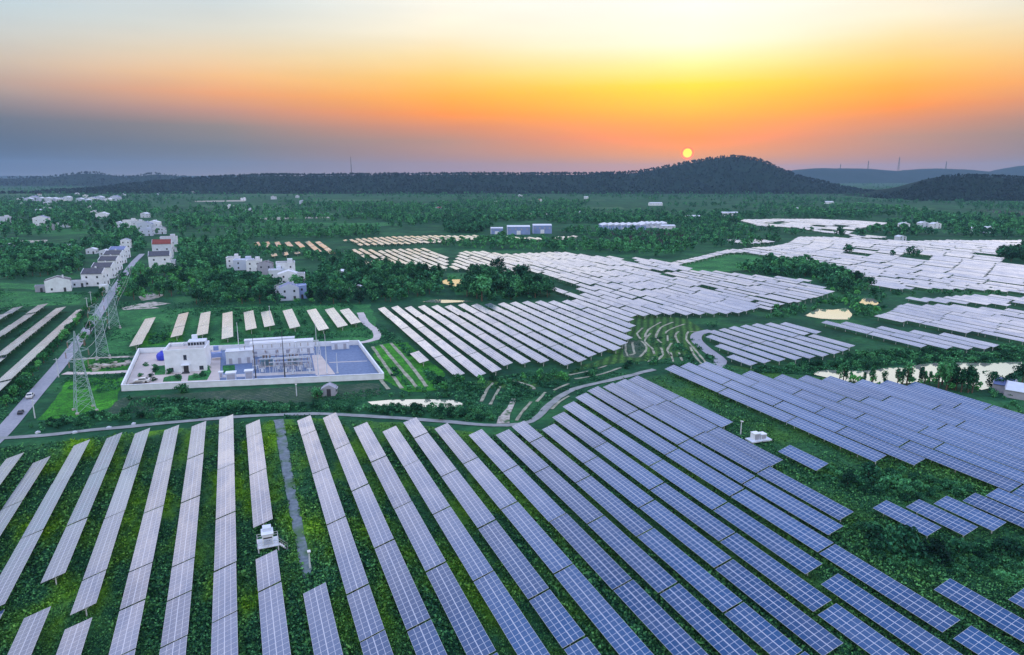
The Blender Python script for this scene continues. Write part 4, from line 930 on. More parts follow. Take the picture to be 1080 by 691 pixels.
def hill_forest():
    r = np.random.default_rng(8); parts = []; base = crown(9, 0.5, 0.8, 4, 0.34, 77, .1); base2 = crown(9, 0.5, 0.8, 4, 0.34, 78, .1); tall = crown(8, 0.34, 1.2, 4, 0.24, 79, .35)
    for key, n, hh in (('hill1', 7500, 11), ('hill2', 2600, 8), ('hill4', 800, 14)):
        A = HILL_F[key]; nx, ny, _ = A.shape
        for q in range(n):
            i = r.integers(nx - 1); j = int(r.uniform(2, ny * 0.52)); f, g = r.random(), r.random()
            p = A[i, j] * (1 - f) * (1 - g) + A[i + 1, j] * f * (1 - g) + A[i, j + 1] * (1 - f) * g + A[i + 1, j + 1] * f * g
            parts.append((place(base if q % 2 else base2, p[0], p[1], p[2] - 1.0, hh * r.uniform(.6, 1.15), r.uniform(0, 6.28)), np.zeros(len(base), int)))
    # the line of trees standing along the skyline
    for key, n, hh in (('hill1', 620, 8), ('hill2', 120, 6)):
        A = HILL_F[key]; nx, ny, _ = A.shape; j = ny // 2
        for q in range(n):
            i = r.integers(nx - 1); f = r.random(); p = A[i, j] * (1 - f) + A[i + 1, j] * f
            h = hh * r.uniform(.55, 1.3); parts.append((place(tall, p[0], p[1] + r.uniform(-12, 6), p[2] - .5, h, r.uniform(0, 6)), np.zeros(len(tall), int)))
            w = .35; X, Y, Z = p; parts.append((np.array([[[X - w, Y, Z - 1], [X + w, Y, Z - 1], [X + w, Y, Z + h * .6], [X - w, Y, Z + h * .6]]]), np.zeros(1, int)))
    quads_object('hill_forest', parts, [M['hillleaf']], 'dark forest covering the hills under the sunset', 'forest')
hill_forest()
def undergrowth():
    r = np.random.default_rng(21); tuft = []
    for s in range(6):
        rr = np.random.default_rng(200 + s); Q = []
        for k in range(10):
            d = rr.normal(size=3); d[2] = abs(d[2]) * .8 + .2; d /= np.linalg.norm(d); c = d * rr.uniform(.2, .55); c[2] = rr.uniform(.08, .55)
            nrm = d + rr.normal(size=3) * .6; nrm /= np.linalg.norm(nrm); t = np.cross(nrm, rr.normal(size=3)); t /= np.linalg.norm(t); b = np.cross(nrm, t); l = rr.uniform(.10, .25)
            Q.append([c - t * l, c - b * l * .7, c + t * l, c + b * l * .7])
        tuft.append(np.array(Q))
    N = 62000; u = r.uniform(-40, 1120, N); v = 440 + 275 * r.random(N) ** 0.8
    near = [(-40, 478), (60, 467), (240, 447), (330, 442), (420, 448), (520, 460), (575, 455), (620, 414), (690, 399), (760, 386), (860, 400), (960, 407), (1130, 450), (1130, 720), (-60, 720)]
    N2 = 9000; u = np.concatenate([u, r.uniform(540, 1085, N2)]); v = np.concatenate([v, 398 + 70 * r.random(N2)])
    ok = pip(u, v, near) & ~pip(u, v, [(289, 443), (299, 443), (308, 500), (322, 560), (333, 606), (320, 608), (304, 540)])
    parts = []
    for a, b in zip(u[ok], v[ok]):
        p = G(a, b); q = noise2(p.x / 9, p.y / 14, 3)
        s = r.uniform(.5, 1.15) * (0.62 if q < -0.5 else 1) * (1.15 if q > .2 else .85) * (1 + max(0, (120 - p.y)) * 0.0)
        Q = tuft[r.integers(6)]; parts.append((place(Q, p.x, p.y, 0.05, s, r.uniform(0, 6.28), 1.15), np.zeros(len(Q), int)))
    quads_object('undergrowth', parts, [M['under']], 'dark and yellowish green undergrowth between the rows of solar tables', 'undergrowth')
    # rougher growth on the slopes, verges and fields of the middle distance
    parts = []
    N = 90000; u = r.uniform(-10, 1090, N); v = 305 + 150 * r.random(N)
    zone = [(-10, 300), (90, 306), (120, 318), (400, 322), (440, 372), (520, 400), (660, 375), (670, 335), (760, 335), (740, 372), (800, 392), (900, 372), (1090, 366), (1090, 378), (860, 396), (700, 388), (600, 420), (560, 446), (440, 442), (240, 440), (60, 458), (-10, 470)]
    ok = pip(u, v, zone)
    for e in EXCL + PONDS_PX: ok &= ~pip(u, v, e)
    for a, b in zip(u[ok], v[ok]):
        p = G(a, b); q = noise2(p.x / 16, p.y / 22, 6)
        if q < -0.25 or blocked(p.x, p.y): continue
        Q = tuft[r.integers(6)]; parts.append((place(Q, p.x, p.y, 0.05, (r.uniform(.7, 1.5) if q > .25 else r.uniform(.4, .8)), r.uniform(0, 6.28), 1.3), np.zeros(len(Q), int)))
    quads_object('rough_grass', parts, [M['leaf']], 'rough green grass and weeds on verges and slopes', 'grass')
undergrowth()

# ------------------------------------------------------------------ pylons
def pylon(u, v, h, base, top, label, arms, rz=0.0, w=0.135):
    p = G(u, v); root = tag(empty('pylon', p, rz), label, 'pylon', 'lattice pylons beside the road')
    hw = lambda z: (base + (top - base) * min(1, z / (h * 0.80))) / 2 if z < h * .80 else top / 2 * max(0.10, 1 - (z - h * .8) / (h * .21))
    lev = [0]; z = 0
    while z < h * 0.98:
        z += max(1.1, hw(z) * 1.5); lev.append(min(z, h * .99))
    C4 = ((-1, -1), (1, -1), (1, 1), (-1, 1)); P = lambda k, z: (C4[k][0] * hw(z), C4[k][1] * hw(z), z)
    for k in range(4):
        m = MB()
        for a, b in zip(lev, lev[1:]): m.bar(P(k, a), P(k, b), w, 0, 4)
        m.box(P(k, 0)[0] - .35, P(k, 0)[0] + .35, P(k, 0)[1] - .35, P(k, 0)[1] + .35, -.2, .45, 1)
        m.build('leg', [M['pylon'], M['concrete']], root)
    m = MB()
    for i, (a, b) in enumerate(zip(lev, lev[1:])):
        for k in range(4):
            k2 = (k + 1) % 4; m.bar(P(k, a), P(k2, b), w * .6, 0, 4); m.bar(P(k2, a), P(k, b), w * .6, 0, 4); m.bar(P(k, b), P(k2, b), w * .6, 0, 4)
    m.build('bracing', M['pylon'], root)
    for fz, L in arms:
        z = h * fz; m = MB(); a = hw(z)
        for sx in (-1, 1):
            for sy in (-1, 1): m.bar((sx * a, sy * a, z), (sx * L, 0, z + .25), w * .7, 0, 4); m.bar((sx * a, sy * hw(z + 1), z + 1.1), (sx * L, 0, z + .3), w * .6, 0, 4)
            for t in (.35, .65): m.bar((sx * (a + (L - a) * t), -a * (1 - t), z + .1), (sx * (a + (L - a) * t), a * (1 - t), z + .1), w * .5, 0, 4)
        arm = m.build('crossarm', M['pylon'], root)
        for sx in (-1, 1):
            q = MB()
            for s in range(7): q.cyl(sx * (L - .08), 0, z + .1 - s * .22, z - .02 - s * .22, .15, 0, 6)
            q.build('insulator', M['ceramic'], arm)
    return root
pylon(90, 433, 21.5, 4.4, 1.0, 'nearest lattice pylon, slim and pointed, standing in the bright grass', ((.62, 2.2), (.74, 2.6), (.86, 1.9)), R(20))
pylon(109, 378, 18.5, 3.8, 1.9, 'middle lattice pylon standing right of the road near the pale footpath', ((.70, 2.6), (.84, 2.8), (.95, 2.2)), R(10))
pylon(121, 346, 17.5, 3.8, 1.9, 'farthest lattice pylon of the three, standing close to the road', ((.70, 2.6), (.84, 2.8), (.95, 2.2)), R(10))
for i, (u, dist, vt, vb, lab) in enumerate([(371, 2700, 165, 190, 'lone thin mast on the skyline left of the middle'), (915, 6200, 169.5, 180, 'leftmost small pylon on the far right ridge'), (947, 6200, 165.5, 182, 'tallest small pylon on the far right ridge'), (997, 6200, 170, 181, 'rightmost small pylon on the far right ridge'), (886, 6200, 173, 180, 'faint small pylon on the left end of the far right ridge')]):
    a, b = AT(u, vt, dist), AT(u, vb, dist); h = a.z - b.z; root = tag(empty('far_pylon' if i else 'mast', b), lab, 'pylon' if i else 'mast', 'pylons on the far ridge' if i else None)
    m = MB(); s = h * (.02 if i == 0 else .055)
    if i == 0:
        for k in range(3): t = k * 2.094; m.bar((math.cos(t) * 1.6, math.sin(t) * 1.6, 0), (0, 0, h), 1.0, 0, 4)
    else:
        for sx, sy in ((-1, -1), (1, -1), (1, 1), (-1, 1)): m.bar((sx * s, sy * s, 0), (sx * .6, sy * .6, h), 2.2, 0, 4)
        for z in np.linspace(.1, .9, 6): r_ = s * (1 - z) + .6 * z; m.bar((-r_, -r_, h * z), (r_, r_, h * z), 1.4); m.bar((r_, -r_, h * z), (-r_, r_, h * z), 1.4)
    m.build('tower', M['dark'], root)
    if i:
        for z in (.66, .78, .9): q = MB(); q.bar((-h * .13, -h * .05, h * z), (h * .13, h * .05, h * z), 1.8); q.build('crossarm', M['dark'], root)

def power_lines():
    tops = [(90, 433, 21.5), (109, 378, 18.5), (121, 346, 17.5), (137, 300, 17)]
    labs = ['thin sagging power lines between the nearest and the middle pylon', 'thin sagging power lines between the middle and the farthest pylon', 'thin sagging power lines leading away from the farthest pylon over the houses']
    for (a, b), lab in zip(zip(tops, tops[1:]), labs):
        A, B = G(a[0], a[1]), G(b[0], b[1]); root = tag(empty('power_line', A), lab, 'power line', 'power lines between the pylons')
        for sx in (-2.4, 2.4):
            for f in (.70, .83):
                m = MB(); P = []
                for k in range(13):
                    t = k / 12; q = A.lerp(B, t); P.append((q.x + sx - A.x, q.y - A.y, (a[2] * (1 - t) + b[2] * t) * f - 1.2 - 6 * t * (1 - t)))
                for p, q in zip(P, P[1:]): m.bar(p, q, .045, 0, 4)
                m.build('wire', M['steel'], root)
power_lines()

# ------------------------------------------------------------------ substation
def L2(x, y, z=0): return (x, y, z)
WALL = [(-32.8, 214.0), (38.6, 197.6), (38.9, 243.0), (-33.2, 259.5)]
def lerp2(a, b, t): return (a[0] + (b[0] - a[0]) * t, a[1] + (b[1] - a[1]) * t)
def inW(s, t):
    """point of the compound: s from its left wall to its right, t from the front wall to the back"""
    a = lerp2(WALL[0], WALL[1], s); b = lerp2(WALL[3], WALL[2], s); return lerp2(a, b, t)
def substation():
    root = tag(empty('perimeter_wall', (0, 0, 0)), 'long white perimeter wall around the substation compound', 'wall')
    for i in range(4):
        a, b = Vector(WALL[i]), Vector(WALL[(i + 1) % 4]); d = (b - a).normalized(); n = Vector((-d.y, d.x)) * .14
        a2 = a + d * (.16 if i % 2 else -.14); b2 = b - d * (.16 if i % 2 else -.14)
        m = MB(); m.prism([tuple(a2 - n), tuple(b2 - n), tuple(b2 + n), tuple(a2 + n)], -.1, 1.75); w = m.build('wall_panel', M['white'], root)
        m = MB(); n2 = n * 1.7; m.prism([tuple(a2 - n2), tuple(b2 - n2), tuple(b2 + n2), tuple(a2 + n2)], 1.753, 1.85); m.build('coping', M['white'], w)
    g = lambda name, pts, z, mat: sheet(name, [inW(*p) for p in pts], z, mat)
    g('pavement', [(.004, .01), (.36, .01), (.36, .99), (.004, .99)], .17, M['pinkpave'])
    g('gravel_yard', [(.361, .01), (.996, .01), (.996, .99), (.361, .99)], .17, M['blueyard'])
    g('path', [(.37, .20), (.75, .20), (.75, .27), (.37, .27)], .18, M['concrete'])
    g('path', [(.74, .16), (.82, .16), (.80, .72), (.76, .72)], .184, M['pinkpave'])
    g('path', [(.82, .47), (.985, .47), (.985, .49), (.82, .49)], .184, M['concrete'])
    for q in ([(.14, .16), (.21, .16), (.21, .29), (.17, .31), (.14, .27)], [(.235, .16), (.31, .16), (.325, .36), (.31, .52), (.285, .52), (.285, .31), (.235, .29)], [(.10, .34), (.14, .34), (.14, .60), (.09, .58)], [(.37, .32), (.42, .32), (.42, .52), (.37, .52)], [(.02, .10), (.40, .05), (.40, .07), (.02, .13)]):
        g('lawn', q, .19, M['f_green'])
substation()
def control_building():
    w, d, h = 11.8, 10.0, 6.6
    x, y = inW(.232, .50); root = tag(empty('control_building', (x, y, 0), R(-6)), 'white two storey control building with flat roof inside the walled compound', 'building')
    m = MB(); m.box(-w / 2, w / 2, -d / 2, d / 2, -.1, h); body = m.build('wall', M['white'], root)
    m = MB(); t = .25
    m.box(-w / 2 - .08, w / 2 + .08, -d / 2 - .08, -d / 2 + t, h + .003, h + .9); m.box(-w / 2 - .08, w / 2 + .08, d / 2 - t, d / 2 + .08, h + .003, h + .9); m.box(-w / 2 - .08, -w / 2 + t, -d / 2 + t, d / 2 - t, h + .003, h + .9); m.box(w / 2 - t, w / 2 + .08, -d / 2 + t, d / 2 - t, h + .003, h + .9)
    m.build('parapet', M['white'], root)
    m = MB(); m.box(-w / 2 + t, w / 2 - t, -d / 2 + t, d / 2 - t, h + .004, h + .10); rf = m.build('roof', M['pinkpave'], root)
    m = MB(); m.box(.3, w / 2 - .35, -.5, 3.6, h + .104, h + 2.1); pent = m.build('rooftop_room', M['white2'], root)
    for k in range(6):
        q = MB(); q.box(.45 + k * .84, 1.1 + k * .84, -.56, -.50, h + .9, h + 1.8); q.build('window', M['glass'], pent)
    m = MB(); m.box(1.0, 2.6, 3.7, 4.7, h + .104, h + 3.3); m.build('stair_tower', M['white'], root)
    m = MB(); m.box(-5.0, -1.5, 3.0, 4.2, h + .104, h + .9); m.build('roof_unit', M['steel'], root)
    for (wx, wz, ww, wh) in ((0, 4.1, .9, 1.5), (-4.2, .6, 1.2, 1.2), (4.4, .6, 1.2, 1.2)):
        q = MB(); q.box(wx - ww / 2, wx + ww / 2, -d / 2 - .05, -d / 2 - .003, wz, wz + wh); f = q.build('window', M['glass'], root)
        q = MB(); q.box(wx - ww / 2 - .1, wx + ww / 2 + .1, -d / 2 - .12, -d / 2 - .003, wz - .12, wz - .004); q.build('sill', M['greywall'], f)
    q = MB(); q.box(-.7, .7, -d / 2 - .06, -d / 2 - .003, 0, 2.3); q.build('door', M['dark'], root)
    q = MB(); q.box(-1.3, 1.3, -d / 2 - 1.3, -d / 2 - .003, 2.5, 2.7); q.box(-1.3, -1.1, -d / 2 - 1.3, -d / 2 - 1.1, 0, 2.497); q.box(1.1, 1.3, -d / 2 - 1.3, -d / 2 - 1.1, 0, 2.497); q.build('porch', M['white'], root)
    q = MB(); q.box(-1.2, 1.2, -d / 2 - 2.2, -d / 2 - .003, 0, .22); q.build('step', M['dark'], root)
control_building()
def flat_block(name, s, t, w, d, h, mat, label, cat, rz=R(-6), doors=3, roofmat='roofpale'):
    x, y = inW(s, t); root = tag(empty(name, (x, y, 0), rz), label, cat)
    m = MB(); m.box(-w / 2, w / 2, -d / 2, d / 2, -.05, h); m.build('wall', M[mat], root)
    m = MB(); m.box(-w / 2 - .12, w / 2 + .12, -d / 2 - .12, d / 2 + .12, h + .003, h + .22); m.build('roof', M[roofmat], root)
    for k in range(doors):
        q = MB(); xx = -w / 2 + w * (k + .5) / doors; q.box(xx - .5, xx + .5, -d / 2 - .05, -d / 2 - .003, .1, 2.1); q.build('door', M['greywall'], root)
    return root
flat_block('switchgear_building', .445, .60, 8.2, 4.0, 4.2, 'white2', 'white flat switchgear block right of the control building', 'building')
flat_block('switchgear_building', .635, .80, 20.5, 4.4, 4.4, 'white', 'long white switchgear hall behind the transformers', 'building', doors=6)
flat_block('switchgear_building', .585, .955, 16.5, 2.4, 4.0, 'white2', 'low white block at the back wall of the substation', 'building', doors=4)
flat_block('storage_container', .905, .90, 6.0, 2.4, 2.5, 'white2', 'white container in the far right corner of the blue yard', 'container', doors=2)
for (s, t, w, d, h, lab) in [(.405, .12, 2.6, 2.0, 2.6, 'pale blue grey cabinet nearest the pink paving at the front wall'), (.475, .15, 2.2, 1.8, 2.6, 'white topped cabinet second from left at the front wall'), (.365, .20, 1.0, .8, 1.9, 'small white cabinet left of the larger front cabinets')]:
    x, y = inW(s, t); root = tag(empty('equipment_cabinet', (x, y, 0), R(-6)), lab, 'cabinet')
    m = MB(); m.box(-w / 2, w / 2, -d / 2, d / 2, .15, h); m.build('body', M['palecladding'], root); m = MB(); m.box(-w / 2 - .2, w / 2 + .2, -d / 2 - .2, d / 2 + .2, h + .003, h + .25); m.build('roof', M['white'], root)
    q = MB(); q.box(-w / 2 + .2, w / 2 - .2, -d / 2 - .04, -d / 2 - .003, .4, h - .3); q.build('door', M['greywall'], root)
def transformer(s, t, lab):
    x, y = inW(s, t); root = tag(empty('transformer', (x, y, 0), R(-6)), lab, 'transformer', 'transformers in the substation yard')
    m = MB(); m.box(-2.6, 2.6, -1.5, 1.5, .15, .55); m.build('plinth', M['concrete'], root)
    m = MB(); m.box(-1.9, 1.9, -.9, .9, .553, 2.7); m.build('tank', M['transformer'], root)
    for sy in (-1, 1):
        m = MB()
        for k in range(12): xx = -1.85 + k * .335; m.box(xx - .05, xx + .05, sy * 1.2 - .27, sy * 1.2 + .27, .7, 2.6)
        m.build('radiator', M['transformer'], root)
    m = MB(); m.bar((-2.0, .5, 3.6), (.4, .5, 3.6), .7, 0, 10); m.bar((-1.4, .5, 2.7), (-1.4, .5, 3.3), .15); m.bar((-.2, .5, 2.7), (-.2, .5, 3.3), .15); m.build('conservator', M['steel'], root)
    for k in range(3):
        m = MB(); xx = -1.0 + k * 1.0; m.bar((xx, -.3, 2.7), (xx + .15, -.7, 4.4), .22, 0, 8, .10)
        for z in range(5): m.cyl(xx + .03 * z, -.3 - .08 * z, 2.95 + z * .26, 3.05 + z * .26, .24, 0, 8)
        m.build('bushing', M['ceramic'], root)
transformer(.555, .46, 'left transformer in the blue substation yard'); transformer(.665, .46, 'right transformer in the blue substation yard')
def gantry(s, t, w, h, lab, bays=2):
    x, y = inW(s, t); root = tag(empty('gantry', (x, y, 0), R(-6)), lab, 'gantry', 'steel gantries in the substation')
    for k in range(bays + 1):
        xx = -w / 2 + w * k / bays; m = MB(); m.bar((xx - .45, 0, 0), (xx, 0, h), .16, 0, 6); m.bar((xx + .45, 0, 0), (xx, 0, h), .16, 0, 6)
        for z in np.linspace(.12, .85, 6): q = .45 * (1 - z); m.bar((xx - q, 0, z * h), (xx + q, 0, z * h), .08)
        m.build('post', M['steel'], root)
    m = MB()
    for dz in (0, .5):
        for dy in (-.2, .2): m.bar((-w / 2, dy, h + dz), (w / 2, dy, h + dz), .10)
    n = int(w / .8)
    for k in range(n): a_, b_ = -w / 2 + w * k / n, -w / 2 + w * (k + 1) / n; m.bar((a_, -.2, h), (b_, -.2, h + .5), .06); m.bar((a_, .2, h + .5), (b_, .2, h), .06)
    beam = m.build('beam', M['steel'], root)
    for k in range(bays * 3):
        q = MB(); xx = -w / 2 + w * (k + .5) / (bays * 3)
        for z in range(5): q.cyl(xx, 0, h - .25 - z * .22, h - .13 - z * .22, .13, 0, 6)
        q.build('insulator', M['ceramic'], beam)
gantry(.565, .62, 17, 5.6, 'left steel gantry over the substation yard'); gantry(.655, .30, 11, 4.2, 'low steel gantry at the front of the yard', 2); gantry(.74, .60, 7, 6.0, 'short steel gantry right of the transformers', 1)
def breaker(s, t, lab):
    x, y = inW(s, t); root = tag(empty('circuit_breaker', (x, y, 0), R(-6)), lab, 'breaker', 'circuit breakers in the yard')
    m = MB(); m.box(-.9, .9, -.12, .12, 1.5, 1.75); m.bar((-.8, 0, 0), (-.8, 0, 1.5), .16); m.bar((.8, 0, 0), (.8, 0, 1.5), .16); m.build('stand', M['steel'], root)
    for k in (-1, 0, 1):
        m = MB()
        m.cyl(k * .75, 0, 1.753, 3.6, .10, 0, 8)
        for z in range(6): m.cyl(k * .75, 0, 1.9 + z * .28, 2.02 + z * .28, .2, 0, 8)
        m.build('pole_column', M['greywall'], root)
    m = MB(); m.box(-.35, .35, -.5, -.13, .5, 1.4); m.build('control_box', M['steel'], root)
for i, (s, t) in enumerate([(.60, .34), (.625, .26), (.65, .20), (.685, .30), (.71, .36), (.53, .28), (.505, .36), (.72, .22)]):
    breaker(s, t, ['breaker left of the yard centre between transformers', 'breaker just in front of the yard centre', 'breaker nearest the front wall at the yard centre', 'breaker right of the yard centre', 'breaker in front of the right transformer', 'breaker in front of the left transformer', 'leftmost breaker in the blue yard', 'rightmost breaker near the front wall'][i])
def busbars():
    for i, (t0, h, s0, s1) in enumerate([(.40, 4.6, .50, .73), (.33, 4.0, .52, .73), (.26, 3.6, .56, .72), (.52, 5.0, .50, .76)]):
        a, b = inW(s0, t0), inW(s1, t0); root = tag(empty('busbar', ((a[0] + b[0]) / 2, (a[1] + b[1]) / 2, 0)), ['upper busbar on thin supports in front of the transformers', 'second busbar on thin supports in front of the transformers', 'busbar nearest the front wall of the yard', 'high busbar running just over the transformers'][i], 'busbar', 'busbars in the yard')
        ox, oy = (a[0] + b[0]) / 2, (a[1] + b[1]) / 2; n = 6
        for j in range(n):
            x, y = lerp2(a, b, j / (n - 1)); m = MB(); m.bar((x - ox, y - oy, 0), (x - ox, y - oy, h - 1), .14, 0, 6); m.build('support', M['steel'], root)
            m = MB()
            for z in range(4): m.cyl(x - ox, y - oy, h - .98 + z * .22, h - .88 + z * .22, .16, 0, 6)
            m.build('insulator', M['ceramic'], root)
        m = MB()
        for dy in (-.5, 0, .5): m.bar((a[0] - ox, a[1] - oy + dy, h), (b[0] - ox, b[1] - oy + dy, h), .10, 0, 6)
        for j in range(n): x, y = lerp2(a, b, j / (n - 1)); m.bar((x - ox, y - oy - .6, h - .1), (x - ox, y - oy + .6, h - .1), .10)
        m.build('conductor', M['alu'], root)
busbars()
for u, v, vt, lab in [(301, 404, 347, 'tall dark lightning mast at the front of the substation'), (336, 397, 340, 'thin pale lightning mast right of the transformers'), (252, 367, 340, 'thin pale lightning mast at the back left of the yard'), (345, 395, 352, 'short pale mast beside the pink ramp'), (270, 400, 356, 'pale slender mast left of the dark mast'), (356, 394, 372, 'short lamp mast on the right blue yard')]:
    p = G(u, v); h = (proj(p.x, p.y, 0)[1] - vt) * proj(p.x, p.y, 0)[2] / FOC / math.cos(PITCH)
    root = tag(empty('lightning_mast', p), lab, 'mast', 'lightning masts in the substation'); m = MB(); m.bar((0, 0, 0), (0, 0, h), .34, 0, 8, .10); m.build('pole', M['dark' if 'dark' in lab else 'steel'], root); m = MB(); m.box(-.35, .35, -.35, .35, -.1, .35); m.build('footing', M['concrete'], root)
def misc_compound():
    x, y = inW(.115, .77); root = tag(empty('water_tank', (x, y, 0)), 'bright blue round tank in the back left corner of the compound', 'tank')
    m = MB(); n = 14
    rings = [(1.9, .3), (2.05, 1.0), (2.0, 1.8), (1.5, 2.5), (.7, 2.9)]
    for (r0, z0), (r1, z1) in zip(rings, rings[1:]):
        vs = [(math.cos(2 * math.pi * k / n) * r, math.sin(2 * math.pi * k / n) * r, z) for r, z in ((r0, z0), (r1, z1)) for k in range(n)]; m.quadmesh(vs, [(k, (k + 1) % n, n + (k + 1) % n, n + k) for k in range(n)])
    m.cyl(0, 0, 2.85, 3.1, .72, 0, 14); m.build('shell', M['bluepaint'], root)
    m = MB(); m.cyl(0, 0, 0, .3, 1.8, 0, 14); m.build('stand', M['dark'], root)
    x, y = inW(.345, .72); root = tag(empty('equipment_stand', (x, y, 0)), 'blue steel equipment frame right of the control building', 'equipment')
    m = MB()
    for sx in (-1, 1):
        for sy in (-1, 1): m.bar((sx * 1.6, sy * 1.2, 0), (sx * 1.6, sy * 1.2, 3.2), .14)
    m.build('frame', M['bluewall'], root); m = MB(); m.box(-1.5, 1.5, -1.1, 1.1, 1.0, 2.4); m.build('cabinet', M['bluewall'], root); m = MB(); m.box(-.8, .8, -.6, .6, 3.2, 4.6); m.build('tank', M['bluewall'], root)
    rr = random.Random(4)
    for i, (s, t, h, lab) in enumerate([(.155, .36, 2.4, 'round shrub at the left end of the control building'), (.16, .45, 2.2, 'round shrub behind the left building shrub'), (.095, .42, 2.0, 'shrub in the left lawn of the compound'), (.095, .52, 2.0, 'upper shrub in the left lawn of the compound'), (.045, .32, 1.7, 'shrub at the left wall of the compound'), (.085, .30, 1.6, 'shrub beside the parked cars'), (.105, .20, 1.7, 'shrub near the left front corner of the compound'), (.20, .22, 2.2, 'shrub left of the building porch'), (.268, .23, 2.0, 'shrub right of the building porch'), (.29, .26, 2.2, 'shrub at the right front corner of the control building'), (.305, .44, 1.9, 'shrub on the strip right of the control building'), (.05, .60, 1.8, 'shrub near the left wall below the blue tank')]):
        x, y = inW(s, t); add_tree(x, y, 'bush', h * .75, lab, 'shrubs in the compound', rr.uniform(0, 6))
misc_compound()
# rubble and stacked slabs on the grass outside the wall
def rubble():
    rr = random.Random(12); p = G(118, 386)
    m = MB()
    for k in range(40):
        x, y = rr.uniform(-5.5, 5.5), rr.uniform(-2.2, 2.2); s = rr.uniform(.4, 1.3); m.box(x - s, x + s, y - s * .6, y + s * .6, 0, rr.uniform(.25, .9), 0, Matrix.Rotation(rr.uniform(-.5, .5), 4, 'Z'))
    tag(m.build('rubble_heap', M['soil'], None, p), 'long pale heap of rubble on the grass left of the compound', 'rubble')
rubble()

# ------------------------------------------------------------------ houses
def house(u, v, w, d, h, label, rz=0.0, style='gable', wall='white', roof='roofdark', group=None, storeys=2, nwin=2, name='house', cat='house', rise=None, across=False):
    p = G(u, v); c, s = math.cos(rz), math.sin(rz); p = Vector((p.x - s * d / 2, p.y + c * d / 2, 0))
    if across: rz += math.pi / 2; w, d = d, w
    root = tag(empty(name, p, rz), label, cat, group); t = .22
    m = MB()
    if style == 'gable':          # white gables stand above the dark roof
        rise = rise or w * .16
        for yy in (-d / 2, d / 2 - t):
            vs = [(-w / 2, yy, -.1), (w / 2, yy, -.1), (w / 2, yy, h + .35), (0, yy, h + rise + .35), (-w / 2, yy, h + .35)]; vs += [(x, y + t, z) for x, y, z in vs]
            m.quadmesh(vs, [(0, 1, 2, 3, 4), (9, 8, 7, 6, 5), (0, 5, 6, 1), (1, 6, 7, 2), (2, 7, 8, 3), (3, 8, 9, 4), (4, 9, 5, 0)])
        m.box(-w / 2, -w / 2 + t, -d / 2 + t, d / 2 - t, -.1, h); m.box(w / 2 - t, w / 2, -d / 2 + t, d / 2 - t, -.1, h); m.build('wall', M[wall], root)
        m = MB(); ov = .35; y0, y1 = -d / 2 + t + .003, d / 2 - t - .003
        for sx in (-1, 1):
            e = (sx * (w / 2 + ov), h - ov * rise / (w / 2) + .05); r_ = (0, h + rise + .05)
            vs = [(e[0], y0, e[1]), (r_[0], y0, r_[1]), (r_[0], y1, r_[1]), (e[0], y1, e[1])]; vs += [(x, y, z + .14) for x, y, z in vs]
            m.quadmesh(vs, [(0, 1, 2, 3), (7, 6, 5, 4), (0, 4, 5, 1), (1, 5, 6, 2), (2, 6, 7, 3), (3, 7, 4, 0)])
        rf = m.build('roof', M[roof], root)
        if w > 8: m = MB(); m.box(w * .18, w * .18 + .7, -.35, .35, h + rise * .4, h + rise + .9); m.build('chimney', M[wall], rf)
    else:
        m.box(-w / 2, w / 2, -d / 2, d / 2, -.1, h); m.build('wall', M[wall], root)
        m = MB(); m.box(-w / 2 + .3, w / 2 - .3, -d / 2 + .3, d / 2 - .3, h + .003, h + .12); rf = m.build('roof', M[roof], root)
        m = MB()
        for (a, b, e, f) in ((-w / 2 - .1, w / 2 + .1, -d / 2 - .1, -d / 2 + .2), (-w / 2 - .1, w / 2 + .1, d / 2 - .2, d / 2 + .1), (-w / 2 - .1, -w / 2 + .2, -d / 2 + .2, d / 2 - .2), (w / 2 - .2, w / 2 + .1, -d / 2 + .2, d / 2 - .2)): m.box(a, b, e, f, h + .003, h + .7)
        m.build('parapet', M[wall], root)
        if w > 7: m = MB(); m.box(w * .1, w * .38, -d * .1, d * .3, h + .13, h + 2.4); m.build('rooftop_room', M[wall], root)
    sh = h / storeys
    for k in range(storeys):
        for j in range(nwin):
            xx = -w / 2 + w * (j + .5) / nwin
            if k == 0 and j == nwin // 2: continue
            q = MB(); q.box(xx - .45, xx + .45, -d / 2 - .05, -d / 2 - .003, k * sh + 1.05, k * sh + 2.15); f = q.build('window', M['glass'], root)
        for j in range(2):
            yy = -d / 2 + d * (j + .5) / 2; q = MB(); q.box(w / 2 + .003, w / 2 + .06, yy - .6, yy + .6, k * sh + 1.0, k * sh + 2.2); q.build('window', M['glass'], root)
            if across: q = MB(); q.box(-w / 2 - .06, -w / 2 - .003, yy - .5, yy + .5, k * sh + 1.0, k * sh + 2.1); q.build('window', M['glass'], root)
    xx = -w / 2 + w * (nwin // 2 + .5) / nwin
    q = MB(); q.box(xx - .55, xx + .55, -d / 2 - .06, -d / 2 - .003, 0, 2.1); q.build('door', M['dark'], root)
    return root
g1 = 'white houses along the road'
house(62, 308, 11.5, 9, 5.6, 'white gabled house at the near left end of the village beside green fields', R(8), 'gable', group=g1, nwin=2, storeys=1)
house(44, 308, 5.5, 5, 2.6, 'low blue grey shed left of the nearest gabled house', R(8), 'flat', 'greywall', 'roofblue', storeys=1, nwin=1, name='shed', cat='shed')
house(83, 303, 7, 5, 2.8, 'low dark roofed annex between the first gabled house and the row', R(8), 'flat', 'white2', 'roofdark', storeys=1, nwin=2, group=g1)
house(98, 302, 11, 8.5, 7.0, 'nearest house of the white stepped terrace left of the road', R(-14), 'gable', group=g1, rise=2.4, across=True)
house(108, 294, 11, 9, 6.8, 'second house of the white stepped terrace left of the road', R(-14), 'gable', group=g1, rise=2.2, across=True)
